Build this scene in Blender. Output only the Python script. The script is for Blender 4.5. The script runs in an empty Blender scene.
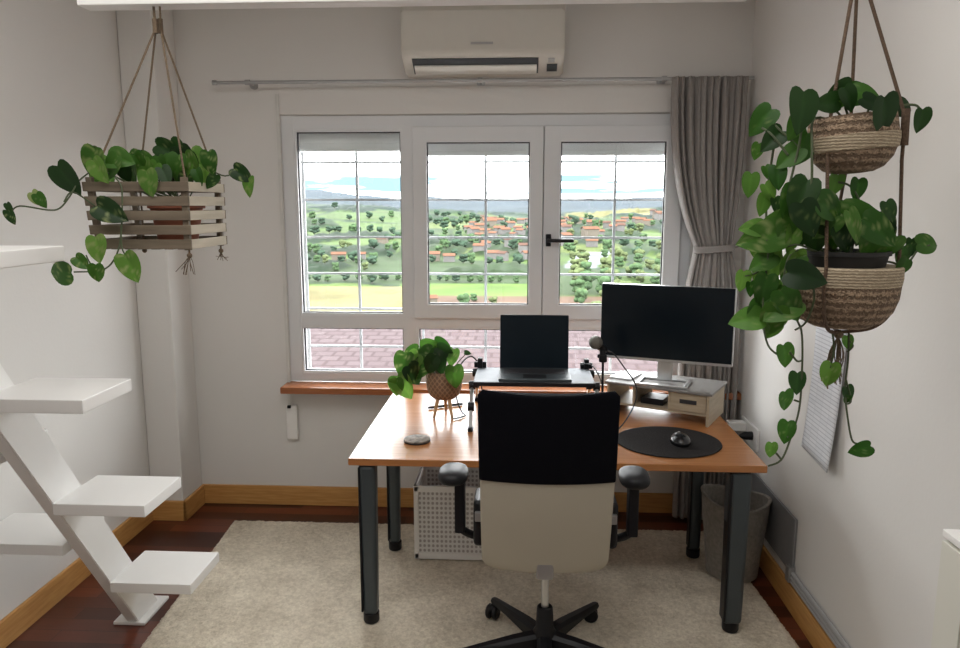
import bpy, bmesh, math, random
from mathutils import Vector, Matrix
random.seed(7)
scene = bpy.context.scene
C = scene.collection
R = math.radians
H, F = 1.72, 745.0
PITCH, YAW = R(9.1), R(3.05)
cp, sp, cw, sw = math.cos(PITCH), math.sin(PITCH), math.cos(YAW), math.sin(YAW)

def at(u, v, Y):
    """point of the room at depth Y seen along a measured sight line"""
    x = (u - 480) / F; y = (v - 324) / F
    f = cp - y * sp; d = sp + y * cp
    r = (x * cw - f * sw, f * cw + x * sw, -d)
    k = Y / r[1]
    return Vector((r[0] * k, Y, H + r[2] * k))

# ------------------------------------------------------------------ materials
def new_mat(name):
    m = bpy.data.materials.new(name); m.use_nodes = True
    nt = m.node_tree; b = nt.nodes['Principled BSDF']
    return m, nt, b

def mat(name, col, rough=0.5, metal=0.0, var=0.0, scale=20.0, bump=0.0, bscale=None, stretch=(1, 1, 1), spec=0.5, col2=None, detail=4):
    m, nt, b = new_mat(name)
    b.inputs['Roughness'].default_value = rough
    b.inputs['Metallic'].default_value = metal
    b.inputs['Specular IOR Level'].default_value = spec
    tc = nt.nodes.new('ShaderNodeTexCoord'); mp = nt.nodes.new('ShaderNodeMapping')
    mp.inputs['Scale'].default_value = stretch
    nt.links.new(tc.outputs['Object'], mp.inputs['Vector'])
    n = nt.nodes.new('ShaderNodeTexNoise'); n.inputs['Scale'].default_value = scale; n.inputs['Detail'].default_value = detail
    nt.links.new(mp.outputs[0], n.inputs['Vector'])
    r = nt.nodes.new('ShaderNodeValToRGB')
    c2 = col2 or tuple(c * (1 + var) for c in col); c1 = col if col2 else tuple(c * (1 - var) for c in col)
    r.color_ramp.elements[0].position = 0.3; r.color_ramp.elements[1].position = 0.7
    r.color_ramp.elements[0].color = (*c1, 1); r.color_ramp.elements[1].color = (*c2, 1)
    nt.links.new(n.outputs['Fac'], r.inputs['Fac']); nt.links.new(r.outputs['Color'], b.inputs['Base Color'])
    if bump:
        n2 = nt.nodes.new('ShaderNodeTexNoise'); n2.inputs['Scale'].default_value = bscale or scale; n2.inputs['Detail'].default_value = 3
        nt.links.new(mp.outputs[0], n2.inputs['Vector'])
        bp = nt.nodes.new('ShaderNodeBump'); bp.inputs['Strength'].default_value = bump; bp.inputs['Distance'].default_value = 0.01
        nt.links.new(n2.outputs['Fac'], bp.inputs['Height']); nt.links.new(bp.outputs['Normal'], b.inputs['Normal'])
    return m

M = {}
M['wall'] = mat('wall_paint', (.70, .685, .66), .9, var=.015, scale=1.5, bump=.05, bscale=60)
M['ceil'] = mat('ceiling_paint', (.74, .73, .71), .9, var=.01, scale=2)
M['pvc'] = mat('window_plastic', (.66, .67, .68), .35, var=.01, scale=5)
M['white'] = mat('white_lacquer', (.80, .79, .77), .4, var=.01, scale=4)
M['white_cab'] = mat('cabinet_cream', (.66, .65, .58), .4, var=.01, scale=4)
M['shutter'] = mat('shutter_slat', (.78, .80, .79), .5, var=.03, scale=6)
M['gasket'] = mat('black_gasket', (.03, .03, .035), .5, var=.1)
M['black'] = mat('black_plastic', (.008, .008, .010), .42, var=.1, scale=30, spec=.28)
M['blackfab'] = mat('black_fabric', (.003, .003, .005), .95, var=.25, scale=300, bump=.3, bscale=600, spec=.1)
M['screen'] = mat('dark_screen', (.004, .008, .012), .22, var=.05, spec=.25)
M['screenlap'] = mat('laptop_screen', (.006, .012, .018), .3, var=.05, spec=.2)
M['darkgrey'] = mat('leg_grey_metal', (.055, .068, .075), .35, metal=.25, var=.06, scale=8)
M['alu'] = mat('aluminium', (.62, .63, .64), .3, metal=.9, var=.03)
M['trayg'] = mat('tray_silver', (.24, .265, .30), .55, metal=0, var=.03)
M['steel'] = mat('grey_steel', (.40, .40, .40), .35, metal=.7, var=.05)
M['greyrail'] = mat('grey_duct', (.36, .36, .36), .5, var=.04)
M['greyboard'] = mat('grey_board', (.19, .19, .195), .6, var=.03)
M['beige'] = mat('beige_shell', (.44, .405, .325), .6, var=.02, scale=5, bump=.06, bscale=300)
M['pine'] = mat('pine_wood', (.46, .22, .06), .4, scale=6, stretch=(1.2, 1.2, 14), col2=(.60, .33, .11), detail=6)
M['pine_y'] = mat('pine_wood_side', (.46, .22, .06), .4, scale=6, stretch=(1.2, 1.2, 14), col2=(.60, .33, .11), detail=6)
M['sill'] = mat('sill_wood', (.27, .085, .03), .22, scale=5, stretch=(1, 14, 14), col2=(.38, .14, .05))
M['desk'] = mat('cherry_desk', (.32, .13, .043), .27, scale=3, stretch=(1, 16, 16), col2=(.42, .18, .065), detail=7)
M['ply'] = mat('birch_plywood', (.36, .29, .20), .5, scale=4, stretch=(2, 2, 16), col2=(.46, .385, .28))
M['plytop'] = mat('riser_grey_top', (.22, .21, .20), .45, var=.05, scale=12)
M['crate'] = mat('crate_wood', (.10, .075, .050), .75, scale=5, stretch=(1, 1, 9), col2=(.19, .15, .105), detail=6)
M['crate_lit'] = mat('crate_wood_lit', (.40, .35, .27), .75, scale=5, stretch=(1, 1, 9), col2=(.52, .46, .36), detail=6)  # paler copy of the crate wood: light painted onto the lit side panel
M['rope'] = mat('jute_rope', (.15, .105, .066), .9, var=.25, scale=150, bump=.6, bscale=250)
M['ropedark'] = mat('dark_jute_rope', (.10, .062, .038), .9, var=.3, scale=150, bump=.6, bscale=250)
M['terra'] = mat('terracotta', (.30, .10, .055), .7, var=.12, scale=15)
M['soil'] = mat('soil', (.03, .02, .014), 1, var=.4, scale=80, bump=.8, bscale=90)
M['potblack'] = mat('black_pot', (.006, .006, .006), .6, var=.1)
M['vine'] = mat('vine_stem', (.055, .075, .03), .6, var=.2)
M['vinebrown'] = mat('dry_vine', (.13, .08, .05), .8, var=.25, scale=60)
M['curtain'] = mat('taupe_curtain', (.275, .255, .24), .9, var=.05, scale=40, bump=.15, bscale=400)
M['paper'] = mat('calendar_paper', (.70, .71, .73), .8, var=.02)
M['bin'] = mat('grey_felt', (.235, .215, .19), .95, var=.18, scale=60, bump=.5, bscale=300)
M['ac'] = mat('ac_casing', (.62, .60, .545), .45, var=.01)
M['acpale'] = mat('ac_flap', (.80, .79, .74), .4, var=.01)
M['acdark'] = mat('ac_slot', (.02, .025, .03), .5, var=.1)
M['cork'] = mat('coaster_stone', (.42, .36, .30), .7, scale=60, col2=(.12, .11, .10))
M['potwood'] = mat('pot_leg_wood', (.50, .30, .14), .5, var=.12, scale=30)
M['notepad'] = mat('white_pad', (.78, .80, .82), .4, var=.01)
M['felt'] = mat('dark_felt', (.028, .026, .026), .95, var=.35, scale=140, bump=.6, bscale=260, spec=.1)
M['mouse'] = mat('mouse_black', (.008, .009, .011), .22, var=.1)
M['cable'] = mat('black_cable', (.012, .012, .012), .5, var=.1)
M['wcable'] = mat('white_strap', (.62, .61, .58), .6, var=.05)
M['mesh'] = mat('mic_grille', (.16, .155, .135), .45, metal=.5, var=.3, scale=400, bump=.5, bscale=500)

def mat_glass():
    m, nt, b = new_mat('window_glass'); nt.nodes.remove(b)
    o = nt.nodes['Material Output']; t = nt.nodes.new('ShaderNodeBsdfTransparent'); t.inputs[0].default_value = (.97, .98, .98, 1)
    g = nt.nodes.new('ShaderNodeBsdfGlossy'); g.inputs['Roughness'].default_value = .02
    mx = nt.nodes.new('ShaderNodeMixShader'); mx.inputs[0].default_value = .04
    nt.links.new(t.outputs[0], mx.inputs[1]); nt.links.new(g.outputs[0], mx.inputs[2]); nt.links.new(mx.outputs[0], o.inputs[0])
    return m
M['glass'] = mat_glass()

def mat_floor():
    m, nt, b = new_mat('dark_parquet')
    tc = nt.nodes.new('ShaderNodeTexCoord'); mp = nt.nodes.new('ShaderNodeMapping')
    nt.links.new(tc.outputs['Object'], mp.inputs['Vector'])
    br = nt.nodes.new('ShaderNodeTexBrick'); br.inputs['Scale'].default_value = 1
    br.inputs['Brick Width'].default_value = .62; br.inputs['Row Height'].default_value = .085
    br.inputs['Mortar Size'].default_value = .0012; br.inputs['Mortar'].default_value = (.012, .004, .003, 1)
    br.inputs['Color1'].default_value = (.045, .009, .005, 1); br.inputs['Color2'].default_value = (.17, .042, .020, 1); br.inputs['Bias'].default_value = -.1
    nt.links.new(mp.outputs[0], br.inputs['Vector'])
    n = nt.nodes.new('ShaderNodeTexNoise'); n.inputs['Scale'].default_value = 6; n.inputs['Detail'].default_value = 6
    mp2 = nt.nodes.new('ShaderNodeMapping'); mp2.inputs['Scale'].default_value = (1, 12, 1)
    nt.links.new(tc.outputs['Object'], mp2.inputs['Vector']); nt.links.new(mp2.outputs[0], n.inputs['Vector'])
    mx = nt.nodes.new('ShaderNodeMix'); mx.data_type = 'RGBA'; mx.blend_type = 'MULTIPLY'; mx.inputs[0].default_value = .6
    rr = nt.nodes.new('ShaderNodeValToRGB'); rr.color_ramp.elements[0].color = (.5, .5, .5, 1); rr.color_ramp.elements[1].color = (1.3, 1.3, 1.3, 1)
    nt.links.new(n.outputs['Fac'], rr.inputs[0])
    nt.links.new(br.outputs['Color'], mx.inputs[6]); nt.links.new(rr.outputs[0], mx.inputs[7])
    nt.links.new(mx.outputs[2], b.inputs['Base Color']); b.inputs['Roughness'].default_value = .3
    return m
M['floor'] = mat_floor()

def mat_rug():
    m, nt, b = new_mat('beige_pile')
    tc = nt.nodes.new('ShaderNodeTexCoord')
    n = nt.nodes.new('ShaderNodeTexNoise'); n.inputs['Scale'].default_value = 55; n.inputs['Detail'].default_value = 8; n.inputs['Roughness'].default_value = .75
    n2 = nt.nodes.new('ShaderNodeTexNoise'); n2.inputs['Scale'].default_value = 5; n2.inputs['Detail'].default_value = 3
    nt.links.new(tc.outputs['Object'], n.inputs['Vector']); nt.links.new(tc.outputs['Object'], n2.inputs['Vector'])
    a = nt.nodes.new('ShaderNodeMath'); a.operation = 'MULTIPLY_ADD'; a.inputs[1].default_value = .35
    nt.links.new(n2.outputs['Fac'], a.inputs[0])
    s = nt.nodes.new('ShaderNodeMath'); s.operation = 'MULTIPLY'; s.inputs[1].default_value = .65
    nt.links.new(n.outputs['Fac'], s.inputs[0]); nt.links.new(s.outputs[0], a.inputs[2])
    r = nt.nodes.new('ShaderNodeValToRGB'); r.color_ramp.elements[0].position = .36; r.color_ramp.elements[1].position = .62
    r.color_ramp.elements[0].color = (.52, .45, .345, 1); r.color_ramp.elements[1].color = (.88, .80, .66, 1)
    nt.links.new(a.outputs[0], r.inputs[0]); nt.links.new(r.outputs[0], b.inputs['Base Color'])
    bp = nt.nodes.new('ShaderNodeBump'); bp.inputs['Strength'].default_value = .9; bp.inputs['Distance'].default_value = .012
    nt.links.new(n.outputs['Fac'], bp.inputs['Height']); nt.links.new(bp.outputs[0], b.inputs['Normal'])
    b.inputs['Roughness'].default_value = 1; b.inputs['Specular IOR Level'].default_value = .1
    return m
M['rug'] = mat_rug()

def mat_woven(name, c1, c2, zs, ang, bump=.9, dist=3.0):
    """rows of twisted straw: wave bands in height broken by noise"""
    m, nt, b = new_mat(name)
    tc = nt.nodes.new('ShaderNodeTexCoord')
    w = nt.nodes.new('ShaderNodeTexWave'); w.bands_direction = 'Z'; w.inputs['Scale'].default_value = zs; w.inputs['Distortion'].default_value = dist
    w.inputs['Detail'].default_value = 2; w.inputs['Detail Scale'].default_value = ang
    nt.links.new(tc.outputs['Object'], w.inputs['Vector'])
    n = nt.nodes.new('ShaderNodeTexNoise'); n.inputs['Scale'].default_value = 90; nt.links.new(tc.outputs['Object'], n.inputs['Vector'])
    a = nt.nodes.new('ShaderNodeMath'); a.operation = 'MULTIPLY'
    nt.links.new(w.outputs['Fac'], a.inputs[0]); nt.links.new(n.outputs['Fac'], a.inputs[1])
    r = nt.nodes.new('ShaderNodeValToRGB'); r.color_ramp.elements[0].position = .1; r.color_ramp.elements[1].position = .55
    r.color_ramp.elements[0].color = (*c1, 1); r.color_ramp.elements[1].color = (*c2, 1)
    nt.links.new(a.outputs[0], r.inputs[0]); nt.links.new(r.outputs[0], b.inputs['Base Color'])
    bp = nt.nodes.new('ShaderNodeBump'); bp.inputs['Strength'].default_value = bump; bp.inputs['Distance'].default_value = .008
    nt.links.new(a.outputs[0], bp.inputs['Height']); nt.links.new(bp.outputs[0], b.inputs['Normal'])
    b.inputs['Roughness'].default_value = .85
    return m
M['straw'] = mat_woven('seagrass_weave', (.13, .085, .052), (.37, .265, .175), 17, 9, .9, 4.5)
M['cream'] = mat_woven('cream_cord', (.26, .205, .135), (.45, .37, .26), 45, 3, .4)

def mat_check(name, c1, c2, sx, sz, rough=.6, diag=False, lo=.35, hi=.45):
    """small regular pattern of dots / diamonds in object space"""
    m, nt, b = new_mat(name)
    tc = nt.nodes.new('ShaderNodeTexCoord'); sep = nt.nodes.new('ShaderNodeSeparateXYZ')
    nt.links.new(tc.outputs['Object'], sep.inputs[0])
    def mth(op, a=None, bb=None, va=None, vb=None):
        n = nt.nodes.new('ShaderNodeMath'); n.operation = op
        if a is not None: nt.links.new(a, n.inputs[0])
        elif va is not None: n.inputs[0].default_value = va
        if bb is not None: nt.links.new(bb, n.inputs[1])
        elif vb is not None: n.inputs[1].default_value = vb
        return n.outputs[0]
    xy = mth('ADD', sep.outputs[0], sep.outputs[1])
    if diag:
        at2 = mth('ARCTAN2', sep.outputs[1], sep.outputs[0])
        u0 = mth('MULTIPLY', at2, vb=sx); v0 = mth('MULTIPLY', sep.outputs[2], vb=sz)
        u = mth('ADD', u0, v0); v = mth('SUBTRACT', u0, v0)
    else:
        u = mth('MULTIPLY', xy, vb=sx); v = mth('MULTIPLY', sep.outputs[2], vb=sz)
    f = mth('MULTIPLY', mth('ABSOLUTE', mth('SINE', u)), mth('ABSOLUTE', mth('SINE', v)))
    r = nt.nodes.new('ShaderNodeValToRGB'); r.color_ramp.elements[0].position = lo; r.color_ramp.elements[1].position = hi
    r.color_ramp.elements[0].color = (*c1, 1); r.color_ramp.elements[1].color = (*c2, 1)
    nt.links.new(f, r.inputs[0]); nt.links.new(r.outputs[0], b.inputs['Base Color']); b.inputs['Roughness'].default_value = rough
    bp = nt.nodes.new('ShaderNodeBump'); bp.inputs['Strength'].default_value = .5; bp.inputs['Distance'].default_value = .004; bp.invert = True
    nt.links.new(f, bp.inputs['Height']); nt.links.new(bp.outputs[0], b.inputs['Normal'])
    return m
M['perfor'] = mat_check('perforated_white', (.74, .73, .72), (.40, .38, .36), 150, 130, lo=.45, hi=.7)
M['diamond'] = mat_check('diamond_pot', (.30, .19, .115), (.16, .095, .06), 11, 110, diag=True, lo=.25, hi=.5)

def mat_leaf(name, trans=.35):
    m, nt, b = new_mat(name)
    at_ = nt.nodes.new('ShaderNodeAttribute'); at_.attribute_name = 'leafcol'
    nt.links.new(at_.outputs['Color'], b.inputs['Base Color'])
    b.inputs['Roughness'].default_value = .38; b.inputs['Specular IOR Level'].default_value = .35
    t = nt.nodes.new('ShaderNodeBsdfTranslucent'); nt.links.new(at_.outputs['Color'], t.inputs[0])
    mx = nt.nodes.new('ShaderNodeMixShader'); mx.inputs[0].default_value = trans
    nt.links.new(b.outputs[0], mx.inputs[1]); nt.links.new(t.outputs[0], mx.inputs[2])
    nt.links.new(mx.outputs[0], nt.nodes['Material Output'].inputs[0])
    return m
M['leaf'] = mat_leaf('pothos_leaf', .45)

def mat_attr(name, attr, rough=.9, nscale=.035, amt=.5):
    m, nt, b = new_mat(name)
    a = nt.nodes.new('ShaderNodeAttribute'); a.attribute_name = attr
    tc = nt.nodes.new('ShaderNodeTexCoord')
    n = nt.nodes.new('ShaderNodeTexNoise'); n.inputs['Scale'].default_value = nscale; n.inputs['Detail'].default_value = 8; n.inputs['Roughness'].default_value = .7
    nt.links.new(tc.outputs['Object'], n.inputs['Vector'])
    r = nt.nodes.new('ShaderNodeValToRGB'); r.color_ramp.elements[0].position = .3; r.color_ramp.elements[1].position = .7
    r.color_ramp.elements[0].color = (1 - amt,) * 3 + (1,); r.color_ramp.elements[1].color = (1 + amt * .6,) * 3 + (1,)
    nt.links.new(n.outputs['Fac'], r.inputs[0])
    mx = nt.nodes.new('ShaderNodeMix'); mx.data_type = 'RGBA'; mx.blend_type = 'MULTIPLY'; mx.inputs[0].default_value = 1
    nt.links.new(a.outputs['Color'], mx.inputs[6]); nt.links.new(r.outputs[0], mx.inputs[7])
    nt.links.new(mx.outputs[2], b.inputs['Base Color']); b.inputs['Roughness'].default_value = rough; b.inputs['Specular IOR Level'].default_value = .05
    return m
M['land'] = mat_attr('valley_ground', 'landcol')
M['roofpink'] = mat_check('roof_tile', (.115, .072, .068), (.09, .055, .052), 9, 0, rough=.9)

# ------------------------------------------------------------------ mesh builder
class MB:
    def __init__(s): s.bm = bmesh.new(); s.bev = False
    def _xf(s, vs, mtx):
        if mtx is not None: bmesh.ops.transform(s.bm, matrix=mtx, verts=vs)
    def box(s, x0, x1, y0, y1, z0, z1, bevel=0, mtx=None, seg=2):
        r = bmesh.ops.create_cube(s.bm, size=1); vs = r['verts']
        for v in vs:
            v.co = Vector(((x0 + x1) / 2 + v.co.x * (x1 - x0), (y0 + y1) / 2 + v.co.y * (y1 - y0), (z0 + z1) / 2 + v.co.z * (z1 - z0)))
        if bevel:
            s.bev = True
            es = list({e for v in vs for e in v.link_edges})
            r2 = bmesh.ops.bevel(s.bm, geom=es, offset=bevel, segments=seg, affect='EDGES', profile=.5)
            vs = list({v for f in r2['faces'] for v in f.verts} | {v for v in vs if v.is_valid})
        s._xf(vs, mtx); return s
    def tube(s, pts, r, n=8, caps=True):
        pts = [Vector(p) for p in pts]; rings = []
        rs = r if isinstance(r, (list, tuple)) else [r] * len(pts)
        up = None
        for i, p in enumerate(pts):
            t = (pts[min(i + 1, len(pts) - 1)] - pts[max(i - 1, 0)]).normalized()
            if up is None:
                a = Vector((0, 0, 1)) if abs(t.z) < .9 else Vector((1, 0, 0)); up = (a - t * a.dot(t)).normalized()
            else:
                up = (up - t * up.dot(t)).normalized()
            q = t.cross(up)
            rings.append([s.bm.verts.new(p + (up * math.cos(k * 2 * math.pi / n) + q * math.sin(k * 2 * math.pi / n)) * rs[i]) for k in range(n)])
        for a, b in zip(rings, rings[1:]):
            for k in range(n): s.bm.faces.new((a[k], a[(k + 1) % n], b[(k + 1) % n], b[k]))
        if caps:
            s.bm.faces.new(rings[0][::-1]); s.bm.faces.new(rings[-1])
        return s
    def lathe(s, prof, c=(0, 0, 0), n=32, sx=1, sy=1, mtx=None):
        rings = []; vs = []
        for r, z in prof:
            ring = [s.bm.verts.new((c[0] + r * sx * math.cos(2 * math.pi * k / n), c[1] + r * sy * math.sin(2 * math.pi * k / n), c[2] + z)) for k in range(n)]
            rings.append(ring); vs += ring
        for a, b in zip(rings, rings[1:]):
            for k in range(n): s.bm.faces.new((a[k], a[(k + 1) % n], b[(k + 1) % n], b[k]))
        s.bm.faces.new(rings[0][::-1]); s.bm.faces.new(rings[-1])
        s._xf(vs, mtx); return s
    def sphere(s, c, r, n=16, m=10, sc=(1, 1, 1), mtx=None):
        q = bmesh.ops.create_uvsphere(s.bm, u_segments=n, v_segments=m, radius=r)
        for v in q['verts']: v.co = Vector((v.co.x * sc[0], v.co.y * sc[1], v.co.z * sc[2]))
        if mtx is not None: s._xf(q['verts'], mtx)
        for v in q['verts']: v.co += Vector(c)
        return s
    def prism(s, poly, ext):
        """poly: list of 3d points, ext: extrusion vector"""
        a = [s.bm.verts.new(p) for p in poly]; b = [s.bm.verts.new(Vector(p) + Vector(ext)) for p in poly]
        n = len(a)
        s.bm.faces.new(a[::-1]); s.bm.faces.new(b)
        for k in range(n): s.bm.faces.new((a[k], a[(k + 1) % n], b[(k + 1) % n], b[k]))
        return s
    def grid(s, fn, nu, nv):
        vs = [[s.bm.verts.new(fn(i / nu, j / nv)) for i in range(nu + 1)] for j in range(nv + 1)]
        for j in range(nv):
            for i in range(nu): s.bm.faces.new((vs[j][i], vs[j][i + 1], vs[j + 1][i + 1], vs[j + 1][i]))
        return s
    def build(s, name, m, parent=None, loc=None, sharp=38, kind=None, normals=True):
        bm = s.bm
        if normals: bmesh.ops.recalc_face_normals(bm, faces=bm.faces)
        ang = R(sharp)
        for f in bm.faces: f.smooth = True
        for e in bm.edges:
            if len(e.link_faces) == 2 and e.calc_face_angle(0) > ang: e.smooth = False
        me = bpy.data.meshes.new(name)
        w = Vector(loc) if loc is not None else Vector((0, 0, 0))
        if parent is not None: w = wloc(parent)
        bmesh.ops.translate(bm, verts=bm.verts, vec=-w)
        bm.to_mesh(me); bm.free()
        me.materials.append(m)
        o = bpy.data.objects.new(name, me); C.objects.link(o)
        if parent is not None: o.parent = parent
        else: o.location = w
        if kind: o['kind'] = kind
        if s.bev:
            wn = o.modifiers.new('flat_shading', 'WEIGHTED_NORMAL'); wn.keep_sharp = True; wn.weight = 100
        return o

def wloc(o):
    l = Vector((0, 0, 0))
    while o is not None: l += o.location; o = o.parent
    return l
def tag(o, label=None, cat=None, group=None, kind=None):
    if label: o['label'] = label
    if cat: o['category'] = cat
    if group: o['group'] = group
    if kind: o['kind'] = kind
    return o
def thing(name, loc, label=None, cat=None, group=None, kind=None):
    o = bpy.data.objects.new(name, None); o.empty_display_size = .05; C.objects.link(o); o.location = loc
    return tag(o, label, cat, group, kind)
def smooth_path(pts, n=6):
    pts = [Vector(p) for p in pts]; out = []
    for i in range(len(pts) - 1):
        p0 = pts[max(i - 1, 0)]; p1 = pts[i]; p2 = pts[i + 1]; p3 = pts[min(i + 2, len(pts) - 1)]
        for k in range(n):
            t = k / n
            out.append(.5 * ((2 * p1) + (p2 - p0) * t + (2 * p0 - 5 * p1 + 4 * p2 - p3) * t * t + (3 * p1 - p0 - 3 * p2 + p3) * t ** 3))
    out.append(pts[-1]); return out
def rotz(a, c): return Matrix.Translation(Vector(c)) @ Matrix.Rotation(a, 4, 'Z') @ Matrix.Translation(-Vector(c))

# ------------------------------------------------------------------ room shell
XL, XR, YB, YF, ZC = -2.02, 1.18, 4.05, -1.3, 2.80
WX0, WX1, WZ0, WZ1 = -1.285, .91, .735, 2.19     # window opening
b = MB(); b.box(XL - .2, XR + .2, YF - .2, YB + .3, -.15, 0); b.build('floor', M['floor'], kind='structure')
b = MB(); b.box(XL - .2, XR + .2, YF - .2, YB + .3, ZC, ZC + .15); b.build('ceiling', M['ceil'], kind='structure')
b = MB(); b.box(XL - .2, XL, YF, YB, 0, ZC); b.build('wall_left', M['wall'], kind='structure')
b = MB(); b.box(XR, XR + .2, YF, YB, 0, ZC); b.build('wall_right', M['wall'], kind='structure')
b = MB(); b.box(XL - .2, XR + .2, YF - .2, YF, 0, ZC); b.build('wall_rear', M['wall'], kind='structure')
b = MB()
b.box(XL - .2, WX0, YB, YB + .3, 0, ZC); b.box(WX1, XR + .2, YB, YB + .3, 0, ZC)
b.box(WX0, WX1, YB, YB + .3, 0, WZ0 - .04); b.box(WX0, WX1, YB, YB + .3, WZ1, ZC)
b.build('wall_back', M['wall'], kind='structure')
b = MB(); b.box(XL, -1.835, 3.80, YB, 0, ZC, bevel=.012); b.build('trim_1', M['wall'], kind='structure')
# baseboards with a small rounded top
BH = .115
def bboard(name, x0, x1, y0, y1, m='pine'):
    q = MB(); q.box(x0, x1, y0, y1, 0, BH, bevel=.006); return q.build(name, M[m], kind='structure')
bboard('baseboard_back', -1.835, XR - .018, YB - .018, YB)
bboard('baseboard_left', XL, XL + .018, YF, 3.80)
bb = MB(); bb.box(XL, -1.817, 3.782, 3.80, 0, BH, bevel=.006); bb.box(-1.835, -1.817, 3.782, YB - .018, 0, BH, bevel=.006); bb.build('trim_2', M['pine'], kind='structure')
bboard('baseboard_right', XR - .018, XR, YF, YB)

# ------------------------------------------------------------------ window
win = thing('window_1', (-.2, YB, WZ0), kind='structure')
FY0, FY1 = 4.045, 4.13
b = MB()
b.box(WX0, -1.215, FY0, FY1, WZ0, WZ1, bevel=.004)        # jambs
b.box(.84, WX1, FY0, FY1, WZ0, WZ1, bevel=.004)
b.box(WX0 + .002, WX1 - .002, FY0 + .0012, FY1, 2.115, WZ1 - .002, bevel=.004)         # head
b.box(WX0 + .002, WX1 - .002, FY0 + .0016, FY1, WZ0, .785, bevel=.004)          # bottom rail
b.box(-.635, -.565, FY0 + .0022, FY1, .76, 2.13, bevel=.004)      # mullion
b.box(-1.24, .86, FY0 + .003, FY1, 1.05, 1.115, bevel=.004)
b.box(.095, .15, 4.088, FY1, 1.10, 2.12, bevel=.003)      # transom
b.build('frame', M['pvc'], win)
def gasket(x0, x1, z0, z1, y, t=.006):
    q = MB()
    for a in ((x0 - t, x1 + t, z0 - t, z0), (x0 - t, x1 + t, z1, z1 + t), (x0 - t, x0, z0, z1), (x1, x1 + t, z0, z1)):
        q.box(a[0], a[1], y - .003, y + .012, a[2], a[3])
    return q
# fixed left light, lower lights
for i, (x0, x1, z0, z1) in enumerate(((-1.205, -.642, 1.125, 2.105), (-1.205, -.642, .795, 1.04), (-.555, .83, .795, 1.04))):
    q = MB()                                                # glazing bead
    w = .016
    q.box(x0 - w, x1 + w, FY0 + .005, FY1 - .01, z1, z1 + w); q.box(x0 - w, x1 + w, FY0 + .005, FY1 - .01, z0 - w, z0)
    q.box(x0 - w, x0, FY0 + .004, FY1 - .01, z0, z1); q.box(x1, x1 + w, FY0 + .004, FY1 - .01, z0, z1)
    bead = q.build('glazing_bead', M['pvc'], win)
    g = MB(); g.box(x0, x1, 4.09, 4.10, z0, z1); g.build('pane', M['glass'], win)
    gk = gasket(x0 + .006, x1 - .006, z0 + .006, z1 - .006, 4.07); gk.build('gasket', M['gasket'], win)
# two opening sashes
for i, (x0, x1, gx0, gx1) in enumerate(((-.575, .1205, -.498, .048), (.1235, .848, .212, .760))):
    q = MB(); y0, y1 = 4.02, 4.085; z0, z1, gz0, gz1 = 1.105, 2.128, 1.183, 2.046
    q.box(x0, gx0, y0, y1, z0, z1, bevel=.006); q.box(gx1, x1, y0, y1, z0, z1, bevel=.006)
    q.box(gx0 - .01, gx1 + .01, y0 + .001, y1, z0, gz0, bevel=.004); q.box(gx0 - .01, gx1 + .01, y0 + .001, y1, gz1, z1, bevel=.004)
    s = q.build('sash', M['pvc'], win)
    g = MB(); g.box(gx0, gx1, 4.055, 4.065, gz0, gz1); g.build('pane', M['glass'], s)
    gasket(gx0 + .006, gx1 - .006, gz0 + .006, gz1 - .006, 4.035).build('gasket', M['gasket'], s)
    if i == 1:
        h = MB(); h.box(.138, .166, 4.006, 4.02, 1.50, 1.565, bevel=.004); h.tube([(.152, 4.008, 1.532), (.152, 3.975, 1.532)], .010, 10)
        h.box(.142, .285, 3.965, 3.985, 1.522, 1.542, bevel=.006); tag(h.build('handle', M['black'], s), 'black lever handle')
# roller shutter curtain, part lowered, in its guides
b = MB()
for (x0, x1, zb_) in ((-1.28, -.60, 2.022), (-.595, .90, 1.995)):
    z = 2.24
    while z > zb_ + .01:
        zl = max(zb_, z - .046)
        b.box(x0, x1, 4.160 + .0, 4.172, zl - .002, z, bevel=.005); z = zl
    b.box(x0, x1, 4.156, 4.176, zb_ - .012, zb_ + .004, bevel=.003)
b.build('roller_shutter', M['shutter'], win)
b = MB(); b.box(WX0 - .005, .90, 4.035, 4.06, WZ1 + .003, 2.335, bevel=.004); b.build('shutter_box_cover', M['wall'], win)
b = MB(); b.box(-1.305, XR, 3.905, 4.06, .695, .733, bevel=.006); b.build('window_sill', M['sill'], kind='structure')
# security grille outside
gr = MB()
for x in (-1.24, -.93, -.56, -.195, .165, .53, .87): gr.box(x - .007, x + .007, 4.27, 4.284, .74, 2.19)
for z in (.897, 1.12, 1.326, 1.535, 1.747, 1.957): gr.box(-1.285, .91, 4.262, 4.276, z - .006, z + .006)
gr.build('window_grille', mat('grille_paint', (.30, .31, .32), .5, var=.03), win)

# shutter strap and winder
st = thing('shutter_strap', (-1.29, 4.04, .40), 'white shutter strap with winder box on wall beside window sill', 'shutter strap')
b = MB()
b.box(-1.303, -1.285, 4.028, 4.031, .58, 2.3); b.build('strap', M['wcable'], st)
b = MB(); b.box(-1.315, -1.25, 4.018, 4.0515, .40, .60, bevel=.008); wb = b.build('winder_box', M['white'], st)
b = MB(); b.box(-1.303, -1.283, 4.008, 4.03, .585, .60, bevel=.003); tag(b.build('slot', M['black'], wb), 'black strap slot')

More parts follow.
